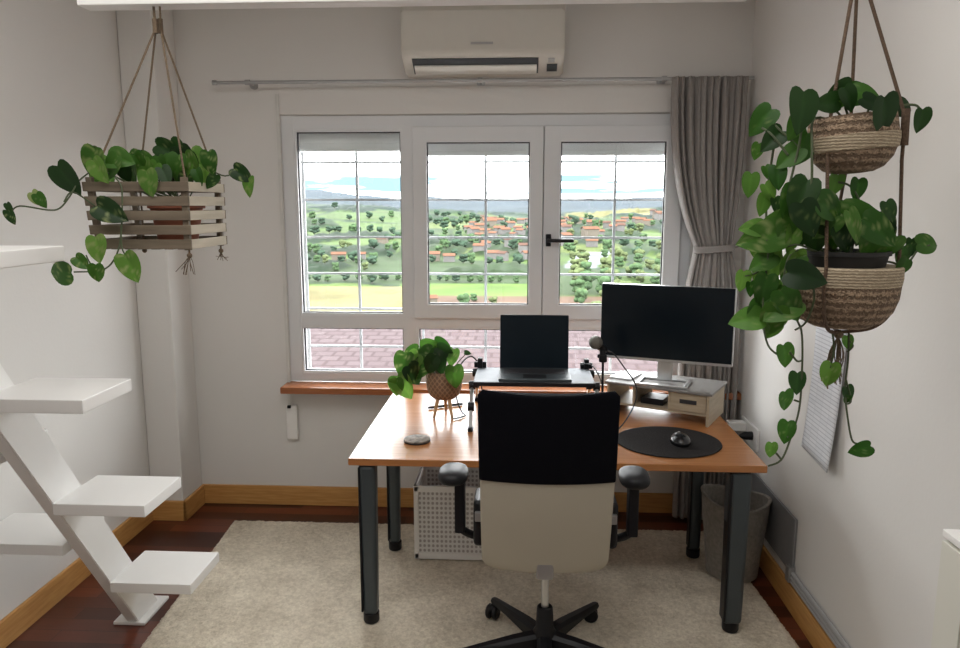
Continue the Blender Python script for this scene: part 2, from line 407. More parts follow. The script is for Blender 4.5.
# ------------------------------------------------------------------ air conditioner
ac = thing('air_conditioner', (-.195, YB, 2.375), 'beige wall mounted air conditioner with dark outlet slot above curtain rod', 'air conditioner')
b = MB()
prof = [(4.05, 2.38), (3.985, 2.375), (3.86, 2.445), (3.835, 2.48), (3.83, 2.66), (3.86, 2.70), (4.05, 2.715)]
b.prism([(-.598, y, z) for y, z in prof], (.81, 0, 0)); bmesh.ops.bevel(b.bm, geom=[e for e in b.bm.edges if abs(e.verts[0].co.x - e.verts[1].co.x) < 1e-4], offset=.012, segments=2, affect='EDGES')
b.build('casing', M['ac'], ac)
def acq(x0, x1, t0, t1, off, th, name, m, par):
    # piece lying on the slanted underside between t0..t1 (0 = wall edge, 1 = front edge)
    a = Vector((0, 3.985, 2.375)); c = Vector((0, 3.86, 2.445)); d = c - a; n = Vector((0, -d.z, d.y)); n = n.normalized() * -1 if n.z > 0 else n.normalized()
    p0 = a + d * t0 + n * off; p1 = a + d * t1 + n * off
    q = MB(); q.prism([(x0, p0.y, p0.z), (x0, p1.y, p1.z), (x0, p1.y + n.y * th, p1.z + n.z * th), (x0, p0.y + n.y * th, p0.z + n.z * th)], (x1 - x0, 0, 0))
    return q.build(name, m, par)
acq(-.548, .085, .15, .95, .0005, .003, 'outlet_slot', M['acdark'], ac)
acq(-.54, .077, .20, .62, .004, .008, 'outlet_flap', M['acpale'], ac)
acq(.128, .180, .25, .62, .001, .004, 'receiver_window', M['acdark'], ac)
acq(.133, .165, .72, .92, .001, .004, 'indicator', M['steel'], ac)
b = MB(); b.box(-.25, -.14, 3.828, 3.833, 2.50, 2.51); b.build('badge', M['greyrail'], ac)

# ------------------------------------------------------------------ curtain rod and curtain
rod = thing('curtain_rod', (-.2, 3.95, 2.345), 'thin grey metal curtain rod along the wall above the window', 'curtain rod')
b = MB(); b.tube([(-1.585, 3.95, 2.347), (1.165, 3.95, 2.347)], .009, 12); b.build('pole', M['steel'], rod)
b = MB(); b.tube([(-1.605, 3.95, 2.347), (-1.585, 3.95, 2.347)], .013, 12); b.build('finial', M['steel'], rod)
for x in (-1.42, -.21, .72):
    b = MB(); b.tube([(x, 3.95, 2.347), (x, 4.045, 2.347)], .006, 8); b.tube([(x, 4.036, 2.347), (x, 4.05, 2.347)], .022, 14); b.tube([(x - .012, 3.95, 2.347), (x + .012, 3.95, 2.347)], .014, 12)
    b.build('bracket', M['steel'], rod)
cur = thing('curtain', (.97, 3.95, .02), 'taupe pleated curtain tied back with a band beside the window', 'curtain')
def cfun(u, v):
    z = 2.352 - v * (2.352 - .03)
    zt = 1.497
    top = (.752, 1.128); tie = (.905, 1.085); bot = (.845, 1.15)
    if z > zt:
        k = (2.352 - z) / (2.352 - zt); e = max(0, k - .12) / .88; el = e ** 2.6; er = e ** 2.2
        x0 = top[0] + (tie[0] - top[0]) * (el * .8 + e * .2); x1 = top[1] + (tie[1] - top[1]) * er
        pinch = e ** 4
    else:
        k = (zt - z) / (zt - .03); e = min(1, k * 3); e = 1 - (1 - e) ** 2
        x0 = tie[0] + (bot[0] - tie[0]) * e; x1 = tie[1] + (bot[1] - tie[1]) * e; pinch = 1 - e * .75
    ph = u * 2 * math.pi
    hd = max(0, 1 - (2.352 - z) / .10)
    amp = .022 * (1 - .5 * hd) * (1 - .35 * pinch)
    y = 3.925 + amp * math.sin(ph * 11 + .7 * math.sin(ph * 2.3 + v * 2)) + amp * .55 * math.sin(ph * 6.3 + 1 + v * 3) + .006 * math.sin(ph * 24) * (1 + hd * .6)
    # gathered heading line
    y += .006 * math.exp(-((z - 2.268) / .008) ** 2)
    if abs(z - 2.268) < .02: y = 3.925 + (y - 3.925) * .75
    y -= .04 * pinch * math.sin(u * math.pi)
    x = x0 + (x1 - x0) * u + .004 * math.sin(ph * 11 + 1.5)
    return (x, y, z)
b = MB(); b.grid(cfun, 240, 110); o = b.build('drape', M['curtain'], cur, sharp=180)
sm = o.modifiers.new('thickness', 'SOLIDIFY'); sm.thickness = .003
b = MB()
pts = [(.995 + .100 * math.cos(t), 3.895 + .055 * math.sin(t), 1.497 + .008 * math.cos(t)) for t in [k * 2 * math.pi / 28 for k in range(29)]]
for dz in (-.012, -.004, .004, .012): b.tube([(p[0], p[1], p[2] + dz) for p in pts], .006, 6, caps=False)
b.tube([(1.09, 3.90, 1.50), (1.165, 3.99, 1.51)], .005, 6)
b.build('tie_band', M['curtain'], cur)

# ------------------------------------------------------------------ rug
RX0, RX1, RY0, RY1 = -1.515, 1.08, 1.9, 3.80
b = MB()
def rugf(u, v):
    x = RX0 + u * (RX1 - RX0); y = RY0 + v * (RY1 - RY0)
    x -= .068 * (y - 3.2)
    edge = min(u * (RX1 - RX0), (1 - u) * (RX1 - RX0), v * (RY1 - RY0), (1 - v) * (RY1 - RY0))
    h = .009 * min(1, edge / .015)
    jit = random.uniform(-.003, .003) if edge > .001 else random.uniform(-.003, .003) * 0
    return (x + random.uniform(-.003, .003), y + random.uniform(-.003, .003), .002 + h + jit * (1 if edge > .001 else 0))
b.grid(rugf, 300, 220)
tag(b.build('rug', M['rug'], loc=(0, 2.9, 0), sharp=180), 'large beige pile rug on the dark wooden floor under the desk', 'rug')

# ------------------------------------------------------------------ stairs (space saving, alternating treads)
sc_ = thing('staircase', (-1.59, 2.85, 0), 'white metal space-saving staircase with thick alternating treads along the wall', 'staircase')
def line_y(z): return 2.60 - (z - .28) / 1.507     # near face of the stringer at height z
b = MB(); zt = 2.15
b.prism([(-1.617, line_y(0.012), .012), (-1.617, line_y(.012) + .17, .012), (-1.617, line_y(zt) + .17, zt), (-1.617, line_y(zt), zt)], (.05, 0, 0))
bmesh.ops.bevel(b.bm, geom=list(b.bm.edges), offset=.003, segments=2, affect='EDGES'); b.bev = True
b.build('stringer', M['white'], sc_)
b = MB(); b.box(-1.67, -1.535, line_y(0) - .02, line_y(0) + .20, .0, .014, bevel=.004); b.build('foot_plate', M['white'], sc_)
def tread(x0, x1, z, y0):
    q = MB(); q.box(x0, x1, y0, y0 + .275, z - .042, z, bevel=.004); q.build('tread', M['white'], sc_)
    if x0 < -1.6:
        q = MB(); q.box(-1.66, -1.612, y0 + .05, y0 + .13, z - .036, z - .006); q.build('tread_bracket', M['white'], sc_)
for k in range(10):
    z = .28 + .2215 * k
    y0 = 2.60 - .147 * k
    if k % 2 == 0: tread(-1.57, -1.25, z, y0)
    else: tread(XL + .004, -1.645, z, y0)
b = MB()
for z in (.88,):
    b.tube([(-1.64, line_y(z) + .06, z), (-1.612, line_y(z) + .06, z)], .012, 10)
b.build('bolt', M['steel'], sc_)

# ------------------------------------------------------------------ white rail up near the ceiling
rl = thing('ceiling_rail', (-.34, 2.33, ZC), 'long white rail hanging from the ceiling across the room', 'rail')
b = MB(); b.box(-1.335, .66, 2.29, 2.36, 2.310, 2.38, bevel=.006); b.build('beam', M['white'], rl)
for x in (-1.0, .3):
    b = MB(); b.tube([(x, 2.325, 2.37), (x, 2.325, ZC)], .010, 8); b.build('hanger_rod', M['white'], rl)

# ------------------------------------------------------------------ desk
dk = thing('desk', (.14, 3.3, 0), 'large cherry wood desk with dark grey metal legs in front of the window', 'desk')
b = MB(); b.box(-.672, .958, 2.79, 3.835, .70, .73, bevel=.005); b.build('desktop', M['desk'], dk)
def desk_leg(x, y, wx, wy):
    q = MB(); q.box(x - wx / 2, x + wx / 2, y - wy / 2, y + wy / 2, .05, .70, bevel=.022, seg=4)
    for v in q.bm.verts:
        k = (v.co.z - .05) / .65; t = .82 + .18 * k
        v.co.x = x + (v.co.x - x) * t; v.co.y = y + (v.co.y - y) * t
    # groove strip on the face
    l = q.build('leg', M['darkgrey'], dk)
    s = MB(); s.box(x - wx * .47, x - wx * .36, y - wy * .515, y + wy * .2, .07, .69, bevel=.003); s.build('edge_strip', M['black'], l)
    f = MB(); f.lathe([(.030, .0145), (.033, .022), (.033, .055), (.028, .058)], (x, y, 0), 18); tag(f.build('foot_cap', M['black'], l), 'black plastic foot cap')
desk_leg(-.602, 2.835, .072, .075); desk_leg(-.612, 3.49, .066, .07)
desk_leg(.866, 2.845, .09, .085); desk_leg(.862, 3.49, .07, .07)
b = MB()
b.bm.free()
for x in (-.605, .86):
    b = MB(); b.box(x - .015, x + .015, 2.88, 3.48, .655, .70, bevel=.003); b.build('side_rail', M['darkgrey'], dk)

# ------------------------------------------------------------------ office chair
ch = thing('office_chair', (.105, 2.60, 0), 'office chair with black fabric back cover and beige shell turned toward the desk', 'chair')
CX = .097
def back_surf(z0, z1, wid, yoff, rc_top, rc_bot, flare=0):
    def fn(u, v):
        z = z0 + (z1 - z0) * v
        s = 2 * u - 1
        w = wid + flare * v
        dz0 = z - z0; dz1 = z1 - z
        if rc_bot and dz0 < rc_bot: w -= rc_bot - math.sqrt(max(0, rc_bot ** 2 - (rc_bot - dz0) ** 2))
        if rc_top and dz1 < rc_top: w -= rc_top - math.sqrt(max(0, rc_top ** 2 - (rc_top - dz1) ** 2))
        y = 2.445 - (z - .50) * .17 + .032 * s * s + yoff - .03 * math.sin((z - .5) / .62 * math.pi)
        zz = z - (.006 * (1 - s * s) * max(0, v - .5) * 2 if rc_top else 0)
        return (CX + s * w, y, zz)
    return fn
b = MB(); b.grid(back_surf(.450, .818, .219, 0, 0, .05, .002), 32, 24); o = b.build('back_shell', M['beige'], ch, sharp=180, normals=True)
s_ = o.modifiers.new('thickness', 'SOLIDIFY'); s_.thickness = .035; s_.offset = 0
bv = o.modifiers.new('round', 'BEVEL'); bv.width = .012; bv.segments = 3; bv.limit_method = 'ANGLE'; bv.angle_limit = R(50)
b = MB(); b.grid(back_surf(.814, 1.122, .222, 0, .018, 0, .004), 32, 24); o = b.build('back_cover', M['blackfab'], ch, sharp=180)
s_ = o.modifiers.new('thickness', 'SOLIDIFY'); s_.thickness = .05; s_.offset = 0
bv = o.modifiers.new('round', 'BEVEL'); bv.width = .014; bv.segments = 3; bv.limit_method = 'ANGLE'; bv.angle_limit = R(50)
b = MB(); b.box(CX - .215, CX + .215, 2.52, 2.95, .465, .535, bevel=.03, seg=4); b.build('seat', M['blackfab'], ch)
b = MB(); b.box(CX - .13, CX + .13, 2.49, 2.80, .45, .468, bevel=.006); b.box(CX - .030, CX + .030, 2.43, 2.66, .425, .49, bevel=.010)
b.build('tilt_mechanism', M['steel'], ch)
b = MB(); b.tube([(.105, 2.60, .20), (.105, 2.60, .43)], .014, 18); tag(b.build('gas_lift', M['alu'], ch), 'chrome gas lift column')
bs = MB(); bs.lathe([(.030, .085), (.046, .09), (.046, .13), (.034, .15), (.030, .23), (.026, .235)], (.105, 2.60, 0), 24)
for k in range(5):
    a = R(90 + 34 + 72 * k)
    d = Vector((math.cos(a), math.sin(a), 0)); q = Vector((-d.y, d.x, 0)); c = Vector((.105, 2.60, 0))
    rows = [(.03, .028, .135, .075), (.12, .026, .128, .082), (.24, .022, .112, .085), (.348, .017, .098, .078), (.365, .013, .094, .080)]
    ring = []
    for r_, w, zt_, zb_ in rows:
        p = c + d * r_
        ring.append([bs.bm.verts.new(p + q * (w * sx_) + Vector((0, 0, z_))) for sx_, z_ in ((-1, zb_), (1, zb_), (1, zt_ - .012), (.55, zt_), (-.55, zt_), (-1, zt_ - .012))])
    for x_, y_ in zip(ring, ring[1:]):
        for j in range(6): bs.bm.faces.new((x_[j], x_[(j + 1) % 6], y_[(j + 1) % 6], y_[j]))
    bs.bm.faces.new(ring[-1]); bs.bm.faces.new(ring[0][::-1])
bs.build('star_base', M['black'], ch)
for k in range(5):
    a = R(90 + 34 + 72 * k)
    c = Vector((.105, 2.60, 0)) + Vector((math.cos(a), math.sin(a), 0)) * .355
    rot = a + R(35 + 50 * (k % 2)); ax = Vector((math.cos(rot), math.sin(rot), 0)); off = Vector((-ax.y, ax.x, 0)) * .018
    q = MB(); q.tube([c + Vector((0, 0, .055)), c + Vector((0, 0, .092))], .008, 10)
    p = c + off + Vector((0, 0, .0445))
    for sgn in (-1, 1):
        prof = [(.010, 0.004), (.026, 0.004), (.030, .009), (.030, .019), (.024, .025), (.008, .027)]
        mt = Matrix.Translation(p) @ Matrix.Rotation(rot, 4, 'Z') @ Matrix.Rotation(sgn * math.pi / 2, 4, 'Y')
        q.lathe(prof, (0, 0, 0), 20, mtx=mt)
    q.tube([p - ax * .01, p + ax * .01], .012, 10); q.sphere(p + Vector((0, 0, .012)), .022, 12, 8)
    q.build('caster', M['black'], ch)
for sg, x in ((-1, -.230), (1, .410)):
    am = thing('arm_rest', (x, 2.58, .8)); am.parent = ch; am.location = Vector((x, 2.58, .8)) - ch.location
    q = MB(); q.sphere((0, 0, 0), 1, 28, 18)
    for v in q.bm.verts:
        e_ = lambda c, p: math.copysign(abs(c) ** p, c)
        v.co = Vector((x + .054 * e_(v.co.x, .8), 2.54 + .080 * e_(v.co.y, .75), .768 + .030 * e_(v.co.z, .85)))
    q.build('arm_pad', M['black'], am)
    q = MB(); xs = x + (.022 if sg < 0 else .0)
    q.box(xs - .018, xs + .018, 2.52, 2.58, .55, .74, bevel=.006)
    q.tube(smooth_path([(xs, 2.55, .56), (xs - sg * .03, 2.56, .535), (CX + sg * .20, 2.58, .50), (CX + sg * .12, 2.6, .45)]), .015, 10)
    q.build('arm_post', M['black'], am)
    q = MB(); q.box(CX + sg * .232 - .02, CX + sg * .232 + .02, 2.46, 2.60, .53, .70, bevel=.016, seg=4); q.build('arm_bracket', M['black'], am)
    q = MB(); q.box(CX + sg * .23 - .016, CX + sg * .23 + .016, 2.445, 2.462, .63, .665, bevel=.004); q.build('arm_clip', M['steel'], am)

# ------------------------------------------------------------------ white basket and bin
wb = thing('storage_basket', (-.30, 3.56, 0), 'white perforated plastic storage basket standing on the rug under the desk', 'basket')
x0, x1, y0, y1, z1 = -.497, -.10, 3.385, 3.70, .388
b = MB(); zb = .016
b.box(x0, x1, y0, y0 + .006, zb, z1); b.box(x0, x1, y1 - .006, y1, zb, z1); b.box(x0, x0 + .006, y0, y1, zb, z1); b.box(x1 - .006, x1, y0, y1, zb, z1); b.box(x0, x1, y0, y1, zb, zb + .006)
b.build('body', M['perfor'], wb)
b = MB(); t = .012
for zz in ((z1 - .03, z1), (zb, zb + .03)):
    for a in ((x0 - .003, x1 + .003, y0 - .004, y0 + t), (x0 - .003, x1 + .003, y1 - t, y1 + .004), (x0 - .004, x0 + t, y0, y1), (x1 - t, x1 + .004, y0, y1)):
        b.box(*a, *zz, bevel=.003)
for px_ in (x0 - .003, x1 - .02):
    for py_ in (y0 - .004, y1 - .02): b.box(px_, px_ + .024, py_, py_ + .024, zb, z1, bevel=.004)
b.build('rim_frame', M['white'], wb)
bn = thing('waste_bin', (1.006, 3.335, 0), 'grey woven felt waste bin standing on the rug by the wall', 'bin')
b = MB()
ro = [(.112, .016), (.122, .02), (.128, .10), (.140, .20), (.152, .30), (.158, .375), (.156, .385)]
ri = [(.148, .385), (.146, .37), (.138, .28), (.118, .05), (.02, .03)]
b.lathe([(.02, .016)] + ro + ri, (1.006, 3.335, 0), 40, sx=.96, sy=.96)
for v in b.bm.verts:
    a = math.atan2(v.co.y - 3.335, v.co.x - 1.006); k = v.co.z / .38
    v.co.z += .012 * k * math.cos(a * 2 + .6) - .010 * k * math.cos(a)
    rr_ = 1 + .025 * k * math.sin(3 * a + 1)
    v.co.x = 1.006 + (v.co.x - 1.006) * rr_; v.co.y = 3.335 + (v.co.y - 3.335) * rr_
b.build('body', M['bin'], bn)
b = MB(); b.tube([(1.006 + .151 * (1 + .025 * math.sin(3 * a + 1)) * math.cos(a), 3.335 + .151 * (1 + .025 * math.sin(3 * a + 1)) * math.sin(a), .383 + .012 * math.cos(a * 2 + .6) - .010 * math.cos(a)) for a in [k * 2 * math.pi / 48 for k in range(49)]], .006, 8, caps=False)
b.build('rim', M['bin'], bn)

# ------------------------------------------------------------------ things on the desk
DZ = .73
# monitor riser
RA = R(-28); RC = Vector((.852, 3.285, 0))   # front corner
def rm(): return Matrix.Translation(RC) @ Matrix.Rotation(RA, 4, 'Z')
# local frame: x from -0.6 (far end) to 0, y from 0 (front) to .29
rs = thing('monitor_riser', (.62, 3.52, DZ), 'plywood monitor riser shelf with a drawer on the desk corner', 'monitor stand')
RT = .885
b = MB(); b.box(-.497, .012, -.004, .292, RT - .012, RT, bevel=.003, mtx=rm()); tag(b.build('top', M['plytop'], rs), 'grey laminated top')
for xa in (-.012, -.485):
    b = MB(); b.box(xa, xa + .012, 0, .285, DZ, RT - .012, bevel=.002, mtx=rm()); b.build('side_panel', M['ply'], rs)
b = MB(); b.box(-.475, -.01, .01, .28, DZ + .045, DZ + .055, mtx=rm()); b.box(-.19, -.18, .01, .28, DZ + .055, RT - .012, mtx=rm()); b.box(-.36, -.35, .01, .28, DZ + .055, RT - .012, mtx=rm()); b.build('shelf', M['ply'], rs)
b = MB(); b.box(-.178, -.014, .006, .25, DZ + .057, RT - .014, bevel=.002, mtx=rm()); dr = b.build('drawer', M['ply'], rs)
b = MB(); b.box(-.135, -.058, .003, .008, DZ + .094, DZ + .113, bevel=.0015, mtx=rm()); tag(b.build('handle_slot', M['gasket'], dr), 'dark slot handle')
# monitor
mo = thing('monitor', (.70, 3.50, RT), 'large dark computer monitor on its aluminium stand on the riser', 'monitor')
ML = Vector((.393, 3.57, 0)); MR_ = Vector((.967, 3.36, 0)); mdir = (MR_ - ML).normalized(); ma = math.atan2(mdir.y, mdir.x)
mc = (ML + MR_) / 2
mm = Matrix.Translation((mc.x, mc.y, 0)) @ Matrix.Rotation(ma, 4, 'Z')
b = MB(); b.box(-.306, .306, 0, .028, .990, 1.350, bevel=.004, mtx=mm); b.build('housing', M['alu'], mo)
b = MB(); b.box(-.304, .301, -.002, .004, 1.004, 1.349, mtx=mm); b.build('screen', M['screen'], mo)
b = MB(); b.box(-.035, .035, .03, .045, .895, 1.15, bevel=.004, mtx=mm); b.box(-.08, .08, .02, .05, 1.12, 1.22, bevel=.01, mtx=mm); b.build('neck', M['alu'], mo)
b = MB()
for a in ((-.12, .12, -.075, -.060), (-.12, .12, .07, .105), (-.12, -.10, -.07, .10), (.10, .12, -.07, .10)):
    b.box(*a, RT + .001, RT + .013, bevel=.004, mtx=mm)
b.build('foot_frame', M['alu'], mo)
# pad on the riser
pm = Matrix.Translation((.525, 3.615, RT)) @ Matrix.Rotation(R(-30), 4, 'Z')
b = MB(); b.box(-.055, .055, -.075, .075, .0005, .008, bevel=.002, mtx=pm)
tag(b.build('notepad', M['notepad'], loc=(.525, 3.615, RT)), 'small white pad lying on the riser beside the monitor foot', 'notepad')
# small box in the riser compartment
b = MB(); b.box(-.335, -.225, .05, .17, DZ + .0555, DZ + .085, bevel=.004, mtx=rm())
tag(b.build('dark_case', M['black'], loc=rm() @ Vector((-.3, .1, DZ + .055))), 'small black case inside the open riser compartment', 'case')
# desk mat and mouse
b = MB(); b.lathe([(.215, .0005), (.219, .003), (.217, .006), (.20, .0065)], (.632, 3.065, DZ), 64, sx=1, sy=.96)
tag(b.build('desk_mat', M['felt'], loc=(.632, 3.065, DZ)), 'round charcoal felt mouse mat on the desk', 'mouse mat')
ms = thing('mouse', (.675, 3.03, DZ + .0065), 'black computer mouse on the round felt mat', 'mouse')
b = MB(); mz = DZ + .0065
b.sphere((.675, 3.03, mz + .012), 1, 24, 14, sc=(.042, .062, .032))
for v in b.bm.verts:
    v.co.z = max(v.co.z, mz + .0003)
    if v.co.y > 3.065: v.co.z -= (v.co.y - 3.065) * .12
b.build('shell', M['mouse'], ms)
b = MB(); b.tube([(.671, 3.062, mz + .033), (.679, 3.062, mz + .033)], .009, 14); tag(b.build('scroll_wheel', M['alu'], ms), 'silver scroll wheel')
# coaster
co = thing('coaster', (-.428, 3.02, DZ), 'round speckled stone coaster lying alone on the desk', 'coaster')
b = MB(); b.lathe([(.055, .0005), (.057, .003), (.057, .006), (.054, .0065)], (-.428, 3.02, DZ), 36); b.build('base', M['gasket'], co)
b = MB(); b.lathe([(.054, .0066), (.056, .008), (.056, .012), (.053, .0135)], (-.428, 3.02, DZ), 36); b.build('face', M['cork'], co)

# laptop tray
ty = thing('laptop_tray', (.07, 3.42, DZ), 'folding silver laptop tray with black joints standing on the desk', 'laptop stand')
TZ = .926
b = MB(); b.box(-.205, .345, 3.28, 3.60, TZ - .012, TZ, bevel=.003); b.build('tray_top', M['trayg'], ty)
b = MB()
for x in (-.205, .33):
    b.box(x - .004, x + .019, 3.28, 3.60, TZ - .022, TZ - .012)
b.box(-.205, .345, 3.272, 3.285, TZ - .016, TZ + .004, bevel=.003)
b.build('edge_rail', M['black'], ty)
for x in (-.19, .33):
    b = MB(); b.box(x - .03, x + .03, 3.585, 3.605, TZ, TZ + .03, bevel=.004); b.box(x - .012, x + .012, 3.575, 3.61, TZ, TZ + .05, bevel=.004); b.build('clip', M['black'], ty)
for x in (-.212, .352):
    for (ya, yb) in ((3.31, 3.20), (3.57, 3.68)):
        ymid = (ya + yb) / 2 + (-.03 if ya < 3.4 else .03)
        l = MB(); l.tube([(x, ya, TZ - .02), (x, ymid, (TZ + DZ) / 2)], .009, 8); l.tube([(x, ymid, (TZ + DZ) / 2), (x, yb - (.02 if ya < 3.4 else -.02), DZ + .012)], .009, 8)
        lo_ = l.build('leg', M['alu'], ty)
        yy = yb - (.02 if ya < 3.4 else -.02)
        for (jy, jz) in ((ya, TZ - .02), (ymid, (TZ + DZ) / 2)):
            j = MB(); j.tube([(x - .014, jy, jz), (x + .014, jy, jz)], .021, 14); tag(j.build('joint', M['black'], lo_), 'black locking joint')
        j = MB(); j.box(x - .012, x + .012, yy - .02, yy + .02, DZ, DZ + .018, bevel=.004); j.build('foot', M['black'], lo_)
# laptop
lp = thing('laptop', (.073, 3.42, TZ), 'open dark grey laptop with black screen resting on the tray', 'laptop')
b = MB(); b.box(-.092, .238, 3.29, 3.515, TZ + .0005, TZ + .016, bevel=.004); lb = b.build('base', M['darkgrey'], lp)
b = MB(); b.box(-.07, .216, 3.40, 3.50, TZ + .0155, TZ + .0175); b.build('keyboard', M['gasket'], lb)
b = MB(); b.box(.02, .126, 3.305, 3.385, TZ + .0155, TZ + .0168); b.build('touchpad', M['black'], lb)
lm = Matrix.Translation((0, 3.515, TZ + .016)) @ Matrix.Rotation(R(-6), 4, 'X') @ Matrix.Translation((0, -3.515, -(TZ + .016)))
b = MB(); b.box(-.091, .237, 3.512, 3.519, TZ + .012, TZ + .274, bevel=.006, mtx=lm); ld = b.build('lid', M['darkgrey'], lp)
b = MB(); b.box(-.089, .235, 3.5105, 3.513, TZ + .02, TZ + .272, bevel=.001, mtx=lm); b.build('screen', M['screenlap'], ld)
# microphone
mi = thing('microphone', (.382, 3.32, DZ), 'black desk microphone with round grey mesh head beside the monitor', 'microphone')
b = MB(); b.lathe([(.055, .0005), (.056, .006), (.03, .014), (.012, .018)], (.382, 3.32, DZ), 28); b.build('base', M['black'], mi)
b = MB(); b.tube([(.382, 3.32, DZ + .01), (.38, 3.33, 1.03)], .0055, 10); b.build('stand_pole', M['black'], mi)
b = MB(); b.box(.362, .398, 3.318, 3.345, 1.015, 1.05, bevel=.006); b.tube([(.38, 3.332, 1.03), (.376, 3.335, 1.075)], .013, 12); b.box(.355, .372, 3.325, 3.34, 1.035, 1.052, bevel=.003); b.build('clamp', M['black'], mi)
b = MB(); d0 = Vector((.395, 3.40, 1.055)); d1 = Vector((.352, 3.335, 1.10)); b.tube([d0, d0.lerp(d1, .6), d1], [.014, .019, .023], 18); b.build('mic_body', M['black'], mi)
b = MB(); b.sphere((.345, 3.325, 1.107), .031, 22, 14); tag(b.build('mic_head', M['mesh'], mi), 'grey metal mesh head')
b = MB(); b.tube(smooth_path([(.395, 3.40, 1.055), (.43, 3.36, 1.05), (.475, 3.30, .995), (.52, 3.28, .93), (.525, 3.27, .86), (.48, 3.23, .78), (.42, 3.17, DZ + .0065), (.36, 3.12, DZ + .0065)]), .0032, 6); b.build('cord', M['cable'], mi)
# cables near the tray
b = MB()
b.tube(smooth_path([(-.20, 3.62, TZ + .02), (-.24, 3.60, TZ + .055), (-.285, 3.52, TZ + .02), (-.30, 3.46, DZ + .10), (-.27, 3.42, DZ + .02), (-.25, 3.40, DZ + .0065), (-.30, 3.34, DZ + .0065)]), .0038, 6)
b.tube(smooth_path([(-.17, 3.30, TZ - .015), (-.16, 3.27, TZ - .06), (-.15, 3.26, DZ + .08), (-.14, 3.28, DZ + .0065), (-.10, 3.36, DZ + .0065)]), .0028, 6)
tag(b.build('charging_cable', M['cable'], loc=(-.25, 3.4, DZ)), 'thin black cable looping from the tray down to the desk', 'cable')
b = MB(); b.tube(smooth_path([(.30, 3.585, TZ + .02), (.35, 3.54, TZ + .03), (.385, 3.45, TZ - .02), (.395, 3.40, TZ - .10), (.40, 3.42, DZ + .0065), (.43, 3.50, DZ + .0065)]), .003, 6)
tag(b.build('charging_cable', M['cable'], loc=(.39, 3.42, DZ)), 'thin black cable looping down between laptop tray and microphone', 'cable')
pn = MB(); pn.tube([(-.44, 3.52, DZ + .008), (-.28, 3.60, DZ + .008)], .007, 10); 
tag(pn.build('marker_pen', M['gasket'], loc=(-.36, 3.56, DZ)), 'dark brown pen lying behind the footed plant pot', 'pen')

# ------------------------------------------------------------------ right wall things
so = thing('wall_socket', (XR, 3.70, .57), 'white wall socket with a black plug and white adapter by the desk', 'socket')
b = MB(); b.box(XR - .012, XR, 3.58, 3.85, .52, .63, bevel=.004); b.build('plate', M['white'], so)
b = MB(); b.tube([(XR - .012, 3.66, .578), (XR - .05, 3.66, .578), (XR - .075, 3.655, .578)], [.022, .020, .007], 16); b.tube(smooth_path([(XR - .07, 3.655, .578), (XR - .10, 3.65, .56), (XR - .11, 3.66, .45), (XR - .09, 3.7, .30)]), .004, 6); tag(b.build('plug', M['black'], so), 'black plug with cord')
b = MB(); b.box(XR - .10, XR - .012, 3.755, 3.82, .57, .615, bevel=.006); b.build('adapter', M['white'], so)
b = MB(); b.box(XR - .014, XR - .002, 3.03, 3.85, .165, .41, bevel=.003)
tag(b.build('wall_panel', M['greyboard'], loc=(XR, 3.44, .165)), 'flat grey panel fixed low on the wall behind the bin', 'panel')
cd = thing('cable_duct', (XR, 2.0, .14), 'grey ribbed cable duct running along the wall above the wooden baseboard', 'cable duct')
b = MB()
for k in range(3): b.tube([(XR - .011, .2, .135 + .019 * k), (XR - .011, 3.03, .135 + .019 * k)], .0095, 10)
b.build('channel', M['greyrail'], cd)
b = MB(); b.box(XR - .03, XR - .001, 3.02, 3.06, .13, .20, bevel=.004); b.build('end_cap', M['steel'], cd)
# calendar
def mat_calendar():
    m, nt, b_ = new_mat('calendar_print')
    tc = nt.nodes.new('ShaderNodeTexCoord'); mp = nt.nodes.new('ShaderNodeMapping'); mp.inputs['Rotation'].default_value = (0, R(90), R(90))
    nt.links.new(tc.outputs['UV'], mp.inputs[0]); mp.inputs['Rotation'].default_value = (0, 0, 0)
    br = nt.nodes.new('ShaderNodeTexBrick'); br.offset = 0; br.inputs['Scale'].default_value = 1; br.inputs['Brick Width'].default_value = 1 / 4.02; br.inputs['Row Height'].default_value = 1 / 46
    br.inputs['Mortar Size'].default_value = .0026; br.inputs['Color1'].default_value = (.68, .69, .72, 1); br.inputs['Color2'].default_value = (.60, .62, .65, 1); br.inputs['Mortar'].default_value = (.44, .45, .49, 1)
    nt.links.new(mp.outputs[0], br.inputs['Vector']); nt.links.new(br.outputs['Color'], b_.inputs['Base Color']); b_.inputs['Roughness'].default_value = .8
    return m
cal = thing('wall_calendar', (XR, 2.88, 1.4), 'paper wall calendar with curling bottom edge hanging behind the lower basket', 'calendar')
b = MB(); uvs = []
def calf(u, v):
    z = 1.46 - .705 * v; y = 2.97 - .28 * u
    x = XR - .006 - .030 * max(0, v - .35) ** 2 * 2.0 - .010 * u * v
    return (x, y, z - .012 * u * v)
b.grid(calf, 8, 24)
uvl = b.bm.loops.layers.uv.new('UVMap'); b.bm.faces.ensure_lookup_table()
for f in b.bm.faces:
    for l in f.loops: l[uvl].uv = ((2.97 - l.vert.co.y) / .28, (l.vert.co.z - .74) / .72)
o = b.build('sheet', mat_calendar(), cal, sharp=180); sm = o.modifiers.new('thickness', 'SOLIDIFY'); sm.thickness = .003
b = MB(); b.box(XR - .010, XR - .001, 2.705, 2.995, 1.45, 1.475, bevel=.002); b.build('binding', M['steel'], cal)
